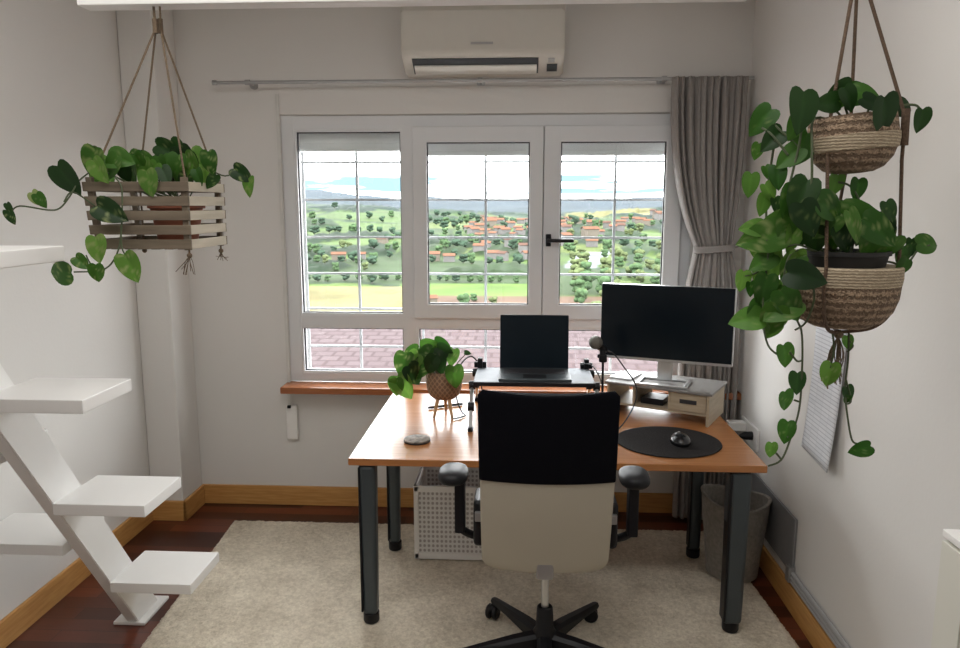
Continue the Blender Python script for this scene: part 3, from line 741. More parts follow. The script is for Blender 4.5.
# cabinet at the right edge
cb = thing('cabinet', (1.065, 1.1, 0), 'cream cabinet standing against the wall, only its front edge showing', 'cabinet')
b = MB(); b.box(.955, XR - .022, .55, 1.60, 0.02, .995, bevel=.002); b.build('body', M['white_cab'], cb)
b = MB(); b.box(.940, XR - .022, .54, 1.61, .995, 1.012, bevel=.003); b.build('top_panel', M['white'], cb)
b = MB(); b.box(.938, .955, 1.512, 1.605, .03, .988, bevel=.002); b.build('side_stile', M['white_cab'], cb)
for (ya, yb) in ((1.05, 1.506), (.56, 1.044)):
    b = MB(); b.box(.938, .955, ya, yb, .03, .988, bevel=.002); d_ = b.build('door', M['white_cab'], cb)
    b = MB(); b.tube([(.938, ya + .05, .6), (.92, ya + .05, .6)], .012, 12); b.build('knob', M['steel'], d_)
b = MB(); b.sphere((.965, 1.50, 1.022), .011, 12, 8); tag(b.build('dark_bead', M['gasket'], loc=(.965, 1.5, 1.012)), 'small dark knob lying on the cream cabinet top', 'knob')

# ------------------------------------------------------------------ plants
def leaf_color(base):
    r = random.random()
    pal = {'dark': ((.010, .032, .008), (.022, .065, .013)), 'mid': ((.026, .092, .012), (.062, .165, .022)), 'light': ((.075, .19, .028), (.13, .27, .042)), 'pale': ((.22, .30, .09), (.33, .38, .16))}[base]
    return tuple(pal[0][i] + (pal[1][i] - pal[0][i]) * r for i in range(3))
HEART = ((0, 0), (.27, -.085), (.56, -.10), (.82, -.035), (.965, .10), (1.0, .25), (.95, .41), (.83, .56), (.65, .70), (.43, .82), (.22, .915), (.07, .97), (0, 1))
class Foliage:
    def __init__(s):
        s.bm = bmesh.new(); s.col = s.bm.loops.layers.float_color.new('leafcol')
    def leaf(s, tip_from, tip_to, nrm, w, col, var=0, fold=.28, droop=.12):
        a = Vector(tip_from); bb = Vector(tip_to); L = (bb - a).length; t = (bb - a).normalized()
        n = Vector(nrm); n = (n - t * n.dot(t)).normalized(); q = t.cross(n)
        NT, NS = 12, 4; asym = random.uniform(-.06, .06)
        vs = []; hue = leaf_color(col); pale = leaf_color('pale')
        tw = random.uniform(-.12, .12); seed = random.uniform(0, 50)
        for i in range(NT + 1):
            tt = i / NT; row = []
            ox = .5 * w * HEART[i][0] * (1 + asym); oy = L * HEART[i][1]
            my = L * tt
            for j in range(-NS, NS + 1):
                sx = j / NS
                x = sx * ox; y = my + (oy - my) * abs(sx) ** 1.4
                z = fold * abs(x) * (1 - .35 * abs(sx)) - droop * L * (y / L) ** 2 * 1.4 + .02 * w * math.sin(tt * 8 + seed) * abs(sx) + tw * x * tt
                row.append(s.bm.verts.new(a + t * y + q * x + n * z))
            vs.append(row)
        cols = {}
        for i in range(NT + 1):
            for j in range(2 * NS + 1):
                sx = abs(j - NS) / NS
                k = 1.0 + .22 * (sx < .1)
                v_ = 0
                if var:
                    f = math.sin((i - 2.6 * sx) * 1.25 + seed + (j > NS) * 2.2) + .5 * math.sin(seed * 3 + (i - 2.6 * sx) * 2.9 + (j > NS) * 1.3)
                    v_ = max(0, min(.8, (f - (1.25 - var * 1.3)) * 1.3))
                cols[vs[i][j]] = tuple((hue[c] * k) * (1 - v_) + pale[c] * v_ for c in range(3)) + (1,)
        for i in range(NT):
            for j in range(2 * NS):
                f = s.bm.faces.new((vs[i][j], vs[i][j + 1], vs[i + 1][j + 1], vs[i + 1][j])); f.smooth = True
                for l in f.loops: l[s.col] = cols[l.vert]
    def leaf_uv(s, u, v, Y, size, ang, col='mid', var=0, face=0, wr=.78, tip=0, fold=None):
        """leaf centred on the sight line u,v at depth Y; size in px at that depth; ang image direction of the tip (0 right, 90 down)"""
        c = at(u, v, Y); k = Y / F * 1.02; L = size * k
        a = R(ang); d = Vector((math.cos(a), random.uniform(-.35, .35) + tip, -math.sin(a))).normalized()
        n = Vector((random.uniform(-.35, .35) + face, -1, random.uniform(-.1, .55)))
        s.leaf(c - d * L * .5, c + d * L * .5, n, L * wr, col, var, fold=fold if fold is not None else random.uniform(.15, .4), droop=random.uniform(.05, .2))
    def build(s, name, parent, m='leaf'):
        me = bpy.data.meshes.new(name); bmesh.ops.translate(s.bm, verts=s.bm.verts, vec=-wloc(parent)); s.bm.to_mesh(me); s.bm.free(); me.materials.append(M[m])
        o = bpy.data.objects.new(name, me); C.objects.link(o); o.parent = parent; return o
def stems(lines, parent, r=.0028, m='vine', name='vine'):
    b = MB()
    for pts in lines: b.tube(smooth_path(pts, 5), r, 6)
    return b.build(name, M[m], parent)

# --- hanging crate (left)
KX0, KX1, KY0, KY1, KZ0, KZ1 = -1.300, -.978, 2.18, 2.46, 1.585, 1.795
cr = thing('hanging_crate', (-1.13, 2.325, KZ0), 'slatted wooden crate hanging on ropes from the white ceiling rail', 'crate')
def taper(bm):
    for v in bm.verts:
        k = (KZ1 - v.co.z) / (KZ1 - KZ0)
        if v.co.x < -1.13: v.co.x += .018 * k
for nm, y in (('slat_front', KY0), ('slat_back', KY1 - .008)):
    b = MB()
    for k in range(5):
        z = KZ0 + .004 + k * .0425
        b.box(KX0, KX1, y, y + .008, z, z + .028, bevel=.0015)
    taper(b.bm); b.build('slat_panel', M['crate'], cr)
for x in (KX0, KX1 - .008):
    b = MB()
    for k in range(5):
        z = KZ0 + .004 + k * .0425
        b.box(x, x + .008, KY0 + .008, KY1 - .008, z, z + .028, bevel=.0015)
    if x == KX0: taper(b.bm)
    b.build('slat_panel', M['crate_lit'] if x > -1.1 else M['crate'], cr)
for x in (KX0 + .008, KX1 - .026):
    for y in (KY0 + .008, KY1 - .026):
        b = MB(); b.box(x, x + .018, y, y + .018, KZ0, KZ1 + .006, bevel=.002); taper(b.bm); b.build('corner_post', M['crate'], cr)
b = MB()
for k in range(7):
    x = KX0 + .030 + k * .041
    b.box(x, x + .026, KY0 + .01, KY1 - .01, KZ0 + .002, KZ0 + .010)
b.build('bottom_slats', M['crate'], cr)
apex = Vector((-1.10, 2.315, 2.245))
for (x, y) in ((KX0 + .02, KY0 + .03), (KX1 - .012, KY0 + .012), (KX1 - .012, KY1 - .03), (KX0 + .05, KY1 - .03)):
    b = MB(); top = apex + Vector(((x + 1.13) * .06, 0, 0))
    pts = [(-1.10 + (x + 1.13) * .07, 2.315, 2.31), top, (x, y, KZ1 + .005), (x, y, KZ0 - .012)]
    b.tube(pts, .0032, 8); b.sphere((x, y, KZ0 - .016), .008, 10, 8)
    b.tube([(top.x, top.y, top.z - .012), (top.x, top.y, top.z + .03)], .0075, 8)
    rp = b.build('rope', M['rope'], cr)
    if x > -1.1:
        t = MB()
        for q in range(9):
            a = random.uniform(0, 6.28); dx = random.uniform(-.045, .01) if y < 2.3 else random.uniform(-.02, .03)
            t.tube(smooth_path([(x, y, KZ0 - .018), (x + dx * .4, y + random.uniform(-.01, .01), KZ0 - .035), (x + dx, y + random.uniform(-.015, .015), KZ0 - random.uniform(.055, .085) * (1 if y < 2.3 else .6))]), .0011, 4)
        t.build('tassel', M['rope'], rp)
pp = thing('potted_plant', (-1.10, 2.33, KZ0 + .010), 'trailing pothos in a terracotta pot sitting inside the hanging crate', 'plant')
b = MB(); pc = (-1.085, 2.33, KZ0 + .0105)
b.lathe([(.02, 0), (.056, 0), (.058, .004), (.078, .112), (.086, .114), (.087, .145), (.081, .146), (.078, .13), (.02, .128)], pc, 32); b.build('pot', M['terra'], pp)
b = MB(); b.lathe([(.02, .129), (.074, .129), (.05, .136), (.01, .138)], pc, 24); b.build('soil', M['soil'], pp)
fo = Foliage(); VL = []
CL = [  # u, v, Y, size, angle, colour, variegation
 (92, 163, 2.19, 30, 110, 'mid', .75), (100, 172, 2.16, 26, 60, 'light', .5), (121, 160, 2.20, 32, 10, 'mid', .1), (112, 168, 2.19, 26, 120, 'mid', .2), (125, 172, 2.22, 24, 80, 'dark', 0),
 (140, 165, 2.25, 20, 70, 'mid', .1), (148, 160, 2.3, 18, 30, 'mid', .1), (152, 172, 2.26, 20, 120, 'light', .2), (160, 168, 2.3, 22, 80, 'mid', 0), (170, 150, 2.34, 26, 20, 'dark', .1), (178, 152, 2.36, 24, 60, 'dark', 0),
 (186, 162, 2.30, 30, 75, 'dark', .2), (176, 168, 2.28, 26, 100, 'mid', .1), (196, 165, 2.36, 30, 70, 'light', .5), (203, 178, 2.33, 26, 80, 'light', .6), (208, 172, 2.42, 22, 100, 'mid', .3), (165, 176, 2.25, 20, 60, 'dark', 0),
 (132, 176, 2.24, 22, 100, 'mid', .1), (149, 184, 2.17, 26, 80, 'light', .7), (68, 181, 2.14, 34, 60, 'dark', 0), (112, 213, 2.15, 34, 25, 'dark', .35),
 (97, 250, 2.12, 27, 80, 'light', .85), (82, 263, 2.12, 18, 40, 'mid', .5), (58, 273, 2.12, 34, 178, 'mid', .45), (97, 274, 2.11, 20, 95, 'mid', .3), (131, 269, 2.13, 31, 70, 'light', .5),
 (41, 201, 2.12, 16, 60, 'mid', .1), (36, 199, 2.12, 16, 55, 'pale', .3), (10, 209, 2.12, 12, 70, 'dark', 0), (11, 218, 2.12, 16, 80, 'dark', .4), (243, 175, 2.45, 22, 35, 'dark', .3), (248, 187, 2.45, 20, 100, 'light', .7),
]
for t_ in CL: fo.leaf_uv(*t_)
for k in range(26):
    u = random.uniform(95, 212); fo.leaf_uv(u, random.uniform(160, 182) , random.uniform(2.24, 2.42), random.uniform(16, 26), random.uniform(30, 150), random.choice(['dark', 'mid', 'mid', 'light']), random.choice([0, .2, .5]))
fo.build('foliage', pp)
P_ = pc[2] + .13
VL.append([(-1.12, 2.30, P_), at(105, 172, 2.19), at(82, 178, 2.16), at(70, 196, 2.14), at(60, 208, 2.13), at(48, 210, 2.12), at(20, 206, 2.12), at(11, 212, 2.12)])
VL.append([(-1.10, 2.28, P_), at(118, 178, 2.185), at(122, 190, 2.17), at(121, 235, 2.15), at(115, 258, 2.13), at(102, 270, 2.12), at(74, 272, 2.12)])
VL.append([at(121, 225, 2.15), at(122, 248, 2.14), at(128, 258, 2.13)]); VL.append([at(105, 270, 2.12), at(92, 265, 2.12), at(86, 255, 2.12)])
VL.append([at(64, 202, 2.135), at(73, 192, 2.15), at(95, 206, 2.18)])
VL.append([(-1.06, 2.35, P_), at(205, 172, 2.40), at(225, 176, 2.45), at(238, 171, 2.45)])
for k in range(14):
    x = random.uniform(-1.22, -1.0); VL.append([(-1.085 + random.uniform(-.04, .04), 2.33 + random.uniform(-.04, .04), P_), (x, 2.32, P_ + .05), (x + random.uniform(-.03, .03), 2.3, P_ + .09)])
stems(VL, pp, .0024)

# --- two baskets (right) on one rope hanger
BY = 1.90
b1 = thing('hanging_basket', (.81, BY, 1.795), 'upper seagrass basket with a cream band hanging on ropes by the wall', 'basket')
zc = 1.795
def bowl(prof, c, m, parent, name, n=44, tilt=0):
    q = MB(); mt = Matrix.Translation(c) @ Matrix.Rotation(tilt, 4, 'Y')
    q.lathe(prof, (0, 0, 0), n, mtx=mt); return q.build(name, m, parent)
T1 = R(-5)
bowl([(.02, 0), (.045, .002), (.068, .012), (.088, .034), (.0995, .062), (.1015, .090), (.099, .118), (.0965, .136), (.090, .136), (.09, .10), (.08, .04), (.02, .012)], (.81, BY, zc), M['straw'], b1, 'basket_body', tilt=T1)
bowl([(.094, .052), (.1005, .056), (.1040, .075), (.1040, .090), (.0985, .092)], (.81, BY, zc), M['cream'], b1, 'cream_band', tilt=T1)
hook = Vector((.789, BY + .02, ZC))
kn = Vector((.789, BY + .01, 2.29))
b = MB(); b.tube([hook, kn], .006, 8); b.sphere(kn, .014, 12, 8); b.build('hanger_cord', M['ropedark'], b1)
sidepts = [(.727, BY - .052), (.838, BY + .10), (.914, BY - .02)]
for (x, y) in sidepts:
    b = MB(); b.tube([kn, Vector((x, y, 1.925)), Vector((x, y, 1.82 if x != .838 else 1.84))], .0045, 8)
    if x > .9:
        b.tube([(x, y, 1.945), (x + .002, y, 1.86)], .010, 8)
    b.build('rope', M['ropedark'], b1)
p1 = thing('potted_plant', (.81, BY, 1.81), 'dark leaved pothos growing out of the upper basket and trailing down', 'plant')
b = MB(); b.lathe([(.02, .0125), (.035, .0125), (.060, .04), (.080, .105), (.02, .105)], (.81, BY, 1.795), 28); b.build('pot', M['potblack'], p1)
b2 = thing('hanging_basket', (.813, BY, 1.412), 'lower seagrass basket with a cream rim hanging below the other basket', 'basket')
c2 = (.806, BY, 1.418)
bowl([(.02, 0), (.065, .001), (.095, .016), (.117, .042), (.128, .075), (.131, .112), (.122, .112), (.117, .075), (.10, .04), (.02, .014)], c2, M['straw'], b2, 'basket_body')
bowl([(.1225, .108), (.131, .108), (.1335, .124), (.133, .150), (.1295, .154), (.1225, .152)], c2, M['cream'], b2, 'cream_rim')
for (x, y) in ((.722, BY - .103), (.818, BY + .125), (.925, BY - .03)):
    b = MB(); zt_ = 1.82; xs_ = {0: .708}.get(0)
    top = Vector(min(sidepts, key=lambda p: abs(p[0] - x)) + (1.83,))
    b.tube([top, Vector((x, y, 1.57)), Vector((.806 + (x - .806) * 1.03, y * 1.0, 1.53))], .0045, 8)
    b.tube(smooth_path([(.806 + (x - .806) * 1.06, BY + (y - BY) * 1.06, 1.535), (.806 + (x - .806) * .93, BY + (y - BY) * .93, 1.46), (.806 + (x - .806) * .60, BY + (y - BY) * .60, 1.4165), (.806, BY, 1.402)]), .0045, 8)
    b.build('rope', M['ropedark'], b2)
b = MB(); b.sphere((.806, BY, 1.397), .012, 10, 8); b.build('knot', M['rope'], b2)
t = MB()
for k in range(22):
    t.tube(smooth_path([(.806, BY, 1.392), (.806 + random.uniform(-.02, .012), BY + random.uniform(-.015, .015), 1.34), (.806 + random.uniform(-.035, .02), BY + random.uniform(-.02, .02), 1.275 + random.uniform(-.02, .03))]), .0016, 4)
t.build('tassel', M['rope'], b2)
p2 = thing('potted_plant', (.80, BY, 1.43), 'bushy green pothos in a black pot inside the lower basket', 'plant')
b = MB(); b.lathe([(.02, .0142), (.06, .03), (.098, .185), (.104, .186), (.104, .196), (.092, .196), (.09, .17), (.02, .168)], (.806, BY, 1.412), 32); b.build('pot', M['potblack'], p2)
b = MB(); b.lathe([(.02, .169), (.089, .169), (.05, .178), (.01, .18)], (.806, BY, 1.412), 24); b.build('soil', M['soil'], p2)
# upper plant leaves
f1 = Foliage()
for t_ in [(838, 92, 1.86, 28, 150, 'dark', 0), (868, 94, 1.88, 30, 15, 'mid', .1), (885, 118, 1.79, 44, 75, 'dark', 0), (803, 112, 1.82, 46, 95, 'dark', 0), (826, 103, 1.84, 30, 170, 'dark', 0), (850, 100, 1.84, 28, 60, 'dark', 0), (860, 96, 1.92, 30, 20, 'mid', 0),
   (905, 108, 1.9, 26, 10, 'dark', 0), (921, 122, 1.9, 26, 85, 'dark', 0), (840, 100, 1.86, 24, 120, 'mid', 0), (874, 104, 1.83, 26, 30, 'dark', 0),
   (795, 128, 1.86, 30, 110, 'mid', 0), (800, 150, 1.88, 40, 115, 'mid', 0), (788, 158, 1.86, 32, 140, 'mid', 0), (772, 140, 1.88, 30, 140, 'dark', 0), (760, 122, 1.9, 34, 130, 'mid', .1), (757, 152, 1.92, 18, 100, 'mid', .2), (750, 186, 1.9, 26, 95, 'light', 0), (778, 178, 1.87, 26, 90, 'mid', 0), (768, 173, 1.9, 16, 70, 'mid', 0), (770, 193, 1.88, 22, 60, 'light', 0), (763, 206, 1.88, 24, 100, 'light', 0)]: f1.leaf_uv(t_[0], t_[1], t_[2], t_[3] * .88, *t_[4:])
f1.build('foliage', p1)
Q1 = 1.905
stems([
 [(.80, BY, Q1), at(822, 100, 1.86), at(806, 112, 1.84), at(798, 150, 1.85), at(785, 200, 1.86), at(770, 240, 1.86), at(764, 300, 1.85)],
 [(.79, BY, Q1), at(815, 118, 1.86), at(812, 150, 1.83), at(811, 185, 1.82), at(800, 225, 1.83)],
 [at(800, 148, 1.86), at(782, 132, 1.88), at(768, 118, 1.9)], [at(788, 155, 1.86), at(772, 135, 1.88), at(762, 128, 1.9)],
 [at(775, 140, 1.88), at(771, 165, 1.9), at(767, 195, 1.9), at(766, 225, 1.88)],
 [(.82, BY, Q1), at(895, 108, 1.9), at(915, 105, 1.9), at(921, 112, 1.9)],
 [(.80, BY, Q1), at(845, 105, 1.88), at(850, 98, 1.86)], [(.82, BY, Q1), at(870, 106, 1.88), at(870, 98, 1.86)],
], p1, .0030)
# lower plant leaves
f2 = Foliage()
for t_ in [(800, 200, 1.82, 46, 110, 'dark', .1), (790, 205, 1.84, 40, 100, 'mid', .1), (834, 208, 1.82, 44, 15, 'mid', .2), (808, 220, 1.80, 40, 70, 'dark', .1), (866, 222, 1.83, 54, 20, 'mid', .35), (880, 232, 1.8, 46, 40, 'mid', .3), (890, 212, 1.86, 24, 70, 'dark', .1), (855, 228, 1.78, 42, 62, 'light', .5, 0, .5),
   (838, 235, 1.84, 36, 100, 'mid', .3), (825, 228, 1.82, 34, 130, 'mid', .4), (845, 240, 1.82, 34, 60, 'dark', .1), (870, 245, 1.82, 36, 90, 'mid', .2), (815, 242, 1.84, 34, 80, 'dark', 0), (888, 250, 1.86, 34, 110, 'mid', .2), (903, 258, 1.88, 26, 80, 'mid', .3), (930, 244, 1.88, 32, 0, 'mid', .1), (912, 248, 1.88, 20, 90, 'dark', .1), (902, 268, 1.84, 22, 120, 'mid', 0),
   (858, 190, 1.88, 24, 95, 'mid', 0), (835, 186, 1.9, 24, 100, 'light', 0), (848, 215, 1.9, 30, 30, 'mid', .2), (820, 212, 1.88, 34, 60, 'dark', 0),
   (760, 238, 1.85, 52, 165, 'mid', .55), (772, 228, 1.86, 40, 150, 'light', .4), (752, 228, 1.86, 30, 180, 'light', .1), (786, 226, 1.84, 34, 110, 'mid', .4), (793, 240, 1.84, 30, 100, 'light', .3), (762, 262, 1.85, 34, 150, 'mid', .2), (772, 268, 1.86, 36, 80, 'light', .1), (790, 268, 1.84, 34, 120, 'mid', .5), (797, 262, 1.84, 28, 80, 'light', .2), (808, 277, 1.76, 44, 12, 'dark', 0), (764, 290, 1.84, 34, 100, 'mid', .1), (742, 282, 1.86, 24, 95, 'light', .1), (751, 290, 1.86, 18, 80, 'mid', .1),
   (780, 310, 1.82, 44, 150, 'light', .3), (790, 306, 1.82, 40, 60, 'mid', .2), (772, 322, 1.83, 40, 100, 'light', .2), (745, 320, 1.84, 38, 170, 'light', .05), (753, 312, 1.85, 26, 120, 'mid', .05), (772, 330, 1.84, 26, 110, 'light', .1), (765, 300, 1.86, 30, 60, 'mid', .2),
   (786, 357, 1.84, 24, 75, 'mid', .05), (797, 384, 1.84, 22, 95, 'dark', 0), (786, 402, 1.84, 24, 75, 'mid', .1), (786, 433, 1.84, 23, 100, 'mid', .1), (771, 451, 1.84, 17, 90, 'light', .2),
   (829, 376, 1.88, 26, 95, 'light', .2), (849, 395, 1.9, 18, 70, 'dark', 0), (847, 400, 1.9, 10, 100, 'mid', .1), (859, 450, 1.9, 22, 150, 'mid', .1), (848, 343, 1.9, 14, 80, 'light', .2)]: f2.leaf_uv(t_[0], t_[1], t_[2], t_[3] * (.86 if t_[1] < 340 else 1), *t_[4:])
for k in range(16):
    f2.leaf_uv(random.uniform(800, 892), random.uniform(215, 250), random.uniform(1.84, 1.98), random.uniform(18, 28), random.uniform(20, 160), random.choice(['dark', 'mid', 'mid', 'light']), random.choice([0, .2, .4]))
for k in range(10):
    f2.leaf_uv(random.uniform(755, 800), random.uniform(205, 300), random.uniform(1.86, 1.93), random.uniform(16, 25), random.uniform(60, 140), random.choice(['dark', 'mid', 'light']), random.choice([0, .2, .4]))
f2.build('foliage', p2)
Q2 = 1.412 + .172
L2 = [
 [(.77, BY, Q2), at(812, 250, 1.84), at(790, 255, 1.83), at(784, 290, 1.83), at(797, 320, 1.83), at(802, 335, 1.83), at(802, 372, 1.84), at(799, 410, 1.84), at(790, 440, 1.84), at(781, 460, 1.84), at(768, 466, 1.84)],
 [at(781, 459, 1.84), at(776, 453, 1.84)], [at(800, 402, 1.84), at(794, 400, 1.84)], [at(791, 436, 1.84), at(787, 437, 1.84)], [at(803, 360, 1.84), at(797, 361, 1.84), at(790, 352, 1.84)],
 [at(764, 280, 1.85), at(763, 320, 1.84), at(768, 345, 1.84), at(778, 355, 1.84)],
 [at(770, 245, 1.86), at(760, 270, 1.86), at(745, 276, 1.86)], [(.78, BY, Q2), at(800, 245, 1.84), at(780, 248, 1.85), at(766, 240, 1.85)],
 [at(795, 330, 1.82), at(806, 322, 1.82), at(814, 300, 1.78), at(812, 280, 1.78)],
 [(.85, BY, Q2), at(890, 262, 1.87), at(905, 266, 1.87), at(918, 250, 1.88), at(930, 245, 1.88)],
 [at(849, 330, 1.9), at(848, 360, 1.9), at(845, 390, 1.9), at(848, 420, 1.9), at(852, 440, 1.9), at(858, 444, 1.9)],
 [at(846, 380, 1.9), at(851, 400, 1.9), at(847, 404, 1.9)], [at(847, 352, 1.9), at(853, 346, 1.9), at(848, 340, 1.9)], [at(832, 330, 1.88), at(834, 350, 1.88), at(830, 368, 1.88)],
 [(.80, BY + .03, Q2), at(858, 215, 1.9), at(859, 200, 1.88), at(850, 186, 1.89), at(838, 182, 1.9)],
]
for k in range(18):
    u = random.uniform(805, 890); L2.append([(.806 + random.uniform(-.06, .06), BY + random.uniform(-.05, .05), Q2), at(u, 248, 1.88), at(u + random.uniform(-12, 12), 225, 1.86)])
stems(L2, p2, .0026)

# --- footed pot on the desk
p3 = thing('potted_plant', (-.352, 3.42, DZ), 'small pothos in a diamond-patterned pot on wooden legs on the desk', 'plant')
pc = (-.352, 3.42, DZ)
b = MB(); b.lathe([(.02, .085), (.05, .086), (.072, .105), (.082, .135), (.086, .17), (.086, .215), (.084, .222), (.079, .22), (.078, .19), (.02, .188)], (0, 0, 0), 40)
bmesh.ops.translate(b.bm, verts=b.bm.verts, vec=Vector(pc)); po = MB(); po.bm.free(); po.bm = b.bm
pot3 = po.build('pot', M['diamond'], p3)
b = MB(); b.lathe([(.02, .189), (.077, .189), (.05, .196), (.01, .198)], pc, 24); b.build('soil', M['soil'], p3)
for a in (R(-125), R(-55), R(90)):
    d = Vector((math.cos(a), math.sin(a), 0)); p0 = Vector(pc) + d * .045 + Vector((0, 0, .095)); p1_ = Vector(pc) + d * .075 + Vector((0, 0, .0015))
    b = MB(); b.tube([p0, p1_], [.010, .006], 12); b.build('leg', M['potwood'], p3)
f3 = Foliage()
for t_ in [(434, 350, 3.38, 26, 10, 'mid', .1), (423, 355, 3.36, 22, 150, 'mid', .3), (446, 352, 3.36, 20, 30, 'dark', 0), (452, 358, 3.36, 18, 100, 'light', .3), (455, 378, 3.30, 24, 85, 'mid', .05), (412, 362, 3.36, 24, 130, 'light', .4), (403, 366, 3.34, 26, 100, 'mid', .4), (396, 388, 3.32, 22, 95, 'mid', .2), (404, 388, 3.32, 28, 60, 'light', .4), (415, 376, 3.34, 26, 60, 'dark', .2), (430, 366, 3.32, 22, 120, 'dark', 0), (440, 364, 3.33, 22, 70, 'dark', .1), (428, 358, 3.4, 22, 60, 'light', .2), (420, 370, 3.34, 24, 120, 'mid', .2), (443, 345, 3.4, 18, 20, 'mid', 0), (436, 360, 3.36, 20, 100, 'mid', .1), (410, 352, 3.4, 18, 160, 'mid', .3), (468, 353, 3.40, 7, 10, 'dark', 0)]: f3.leaf_uv(*t_)
f3.build('foliage', p3)
q3 = DZ + .19
stems([[(-.36, 3.42, q3), at(425, 358, 3.38), at(410, 362, 3.36), at(402, 372, 3.34), at(398, 382, 3.32)], [(-.34, 3.42, q3), at(452, 370, 3.38), at(460, 360, 3.4), at(466, 354, 3.4)], [(-.34, 3.40, q3), at(448, 366, 3.33), at(454, 372, 3.30)], [(-.35, 3.42, q3), at(436, 358, 3.38), at(432, 350, 3.38)], [(-.37, 3.42, q3), at(420, 366, 3.36), at(412, 372, 3.34)]], p3, .002)

# ------------------------------------------------------------------ outdoors
def hgt(x, y):
    # ground height of the valley beyond the house
    def lerp(a, b_, t): t = max(0, min(1, t)); t = t * t * (3 - 2 * t); return a + (b_ - a) * t
    z = lerp(-14, -26, (y - 25) / 90)
    if y > 380:
        side = math.sin(x / y * 9 + .6)
        sl = x / y
        far = 1.72 - (.0115 - .0085 * max(0, min(1, (-.12 - sl) / .10)) + .0015 * math.sin(sl * 24 + 1)) * y
        z = lerp(z, far, (y - 380) / 900)
        z += lerp(0, 1, (y - 380) / 500) * (3.5 * math.sin(x * .011 + y * .004) + 2.5 * math.sin(x * .021 - y * .009 + 1))
    if y > 1400:
        s = x / y
        KP = ((-1.2, .024), (-.33, .0225), (-.29, .0205), (-.23, .0145), (-.17, .0085), (-.12, .0100), (-.05, .0072), (.05, .0075), (.12, .0070), (.17, .0098), (.26, .0098), (1.2, .012))
        tp = KP[-1][1]
        for (a0, b0), (a1, b1_) in zip(KP, KP[1:]):
            if a0 <= s <= a1: tp = b0 + (b1_ - b0) * (s - a0) / (a1 - a0)
        top = 1.72 + (tp + .0006 * math.sin(s * 90) + .0004 * math.sin(s * 210 + 1)) * 3200
        z = lerp(z, top, (y - 1400) / 1800)
        if y > 3200: z = top - (y - 3200) * .02
    if 285 < y < 1350:
        hv, ev = vor(x + 37, (y + 60) * .5, 46)
        if hv > .52 and ev > 2: z += (2.0 + .0025 * y) * min(1, (ev - 2) / 5) * (.75 + .35 * math.sin(x * .9 + y * .31) * math.sin(y * .7 - x * .4))
    return z
def vor(x, y, cell):
    best = None
    ix, iy = math.floor(x / cell), math.floor(y / cell)
    d1 = d2 = 1e9; hid = 0
    for i in (-1, 0, 1):
        for j in (-1, 0, 1):
            h = math.sin((ix + i) * 127.1 + (iy + j) * 311.7) * 43758.5; h -= math.floor(h)
            g = math.sin((ix + i) * 269.5 + (iy + j) * 183.3) * 43758.5; g -= math.floor(g)
            dx = (ix + i + h) * cell - x; dy = (iy + j + g) * cell - y; d = dx * dx + dy * dy
            if d < d1: d2 = d1; d1 = d; hid = h
            elif d < d2: d2 = d
    return hid, math.sqrt(d2) - math.sqrt(d1)
GREENS = [(.085, .150, .030), (.11, .18, .035), (.065, .125, .028), (.14, .19, .045), (.10, .165, .04), (.075, .14, .03)]
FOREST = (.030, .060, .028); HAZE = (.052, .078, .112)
LS = .31
def landcol(x, y):
    s = x / y
    if y < 170: c = (.06, .105, .03)
    elif s < -.150 and 178 < y < 252:
        c = (.25, .215, .085)
        if int((x * .5 + y * .25) // 5) % 2: c = (.22, .20, .08)
    elif s > -.16 and s < .03 and 228 < y < 262: c = (.13, .23, .04)
    elif s > -.16 and 205 < y <= 228: c = (.17, .105, .07)
    elif s > .02 and y < 230: c = (.15, .10, .07) if y < 205 else (.09, .15, .03)
    elif .06 < s < .125 and 330 < y < 440 and abs(s - .09 - (y - 385) * .0002) < .022: c = (.26, .29, .31)
    elif y < 1300:
        h, e = vor(x, y * .55, 70 if y < 600 else 110)
        c = GREENS[int(h * 6) % 6]
        if e < 6: c = FOREST
        if h > .80: c = (.055, .095, .035)
        if y > 285:
            hv, ev = vor(x + 37, (y + 60) * .5, 46)
            if hv > .52 and ev > 2: c = (.022, .046, .022) if hv > .75 else (.034, .066, .024)
        if s > .06 and s < .17 and 1000 < y < 1290: c = (.27, .25, .07)
    else: c = (.04, .075, .05)
    k = max(0, min(1, (y - 450) / 3000)) ** .9  # distance haze blended into the ground colour
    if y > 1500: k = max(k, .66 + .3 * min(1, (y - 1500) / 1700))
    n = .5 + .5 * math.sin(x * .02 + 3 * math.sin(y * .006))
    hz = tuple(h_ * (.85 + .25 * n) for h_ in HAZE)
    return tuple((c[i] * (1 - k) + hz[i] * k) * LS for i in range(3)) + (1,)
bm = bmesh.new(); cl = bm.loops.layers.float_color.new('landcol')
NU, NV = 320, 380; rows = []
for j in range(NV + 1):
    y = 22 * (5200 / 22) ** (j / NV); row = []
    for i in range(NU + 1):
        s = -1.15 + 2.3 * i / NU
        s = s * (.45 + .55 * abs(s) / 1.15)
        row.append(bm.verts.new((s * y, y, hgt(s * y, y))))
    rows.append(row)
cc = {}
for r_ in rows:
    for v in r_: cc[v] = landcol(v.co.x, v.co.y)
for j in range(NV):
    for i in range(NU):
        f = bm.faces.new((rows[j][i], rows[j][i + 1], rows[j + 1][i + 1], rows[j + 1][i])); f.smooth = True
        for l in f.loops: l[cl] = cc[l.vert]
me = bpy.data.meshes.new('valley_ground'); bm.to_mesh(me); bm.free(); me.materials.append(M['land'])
o = bpy.data.objects.new('valley_ground', me); C.objects.link(o); o['kind'] = 'structure'

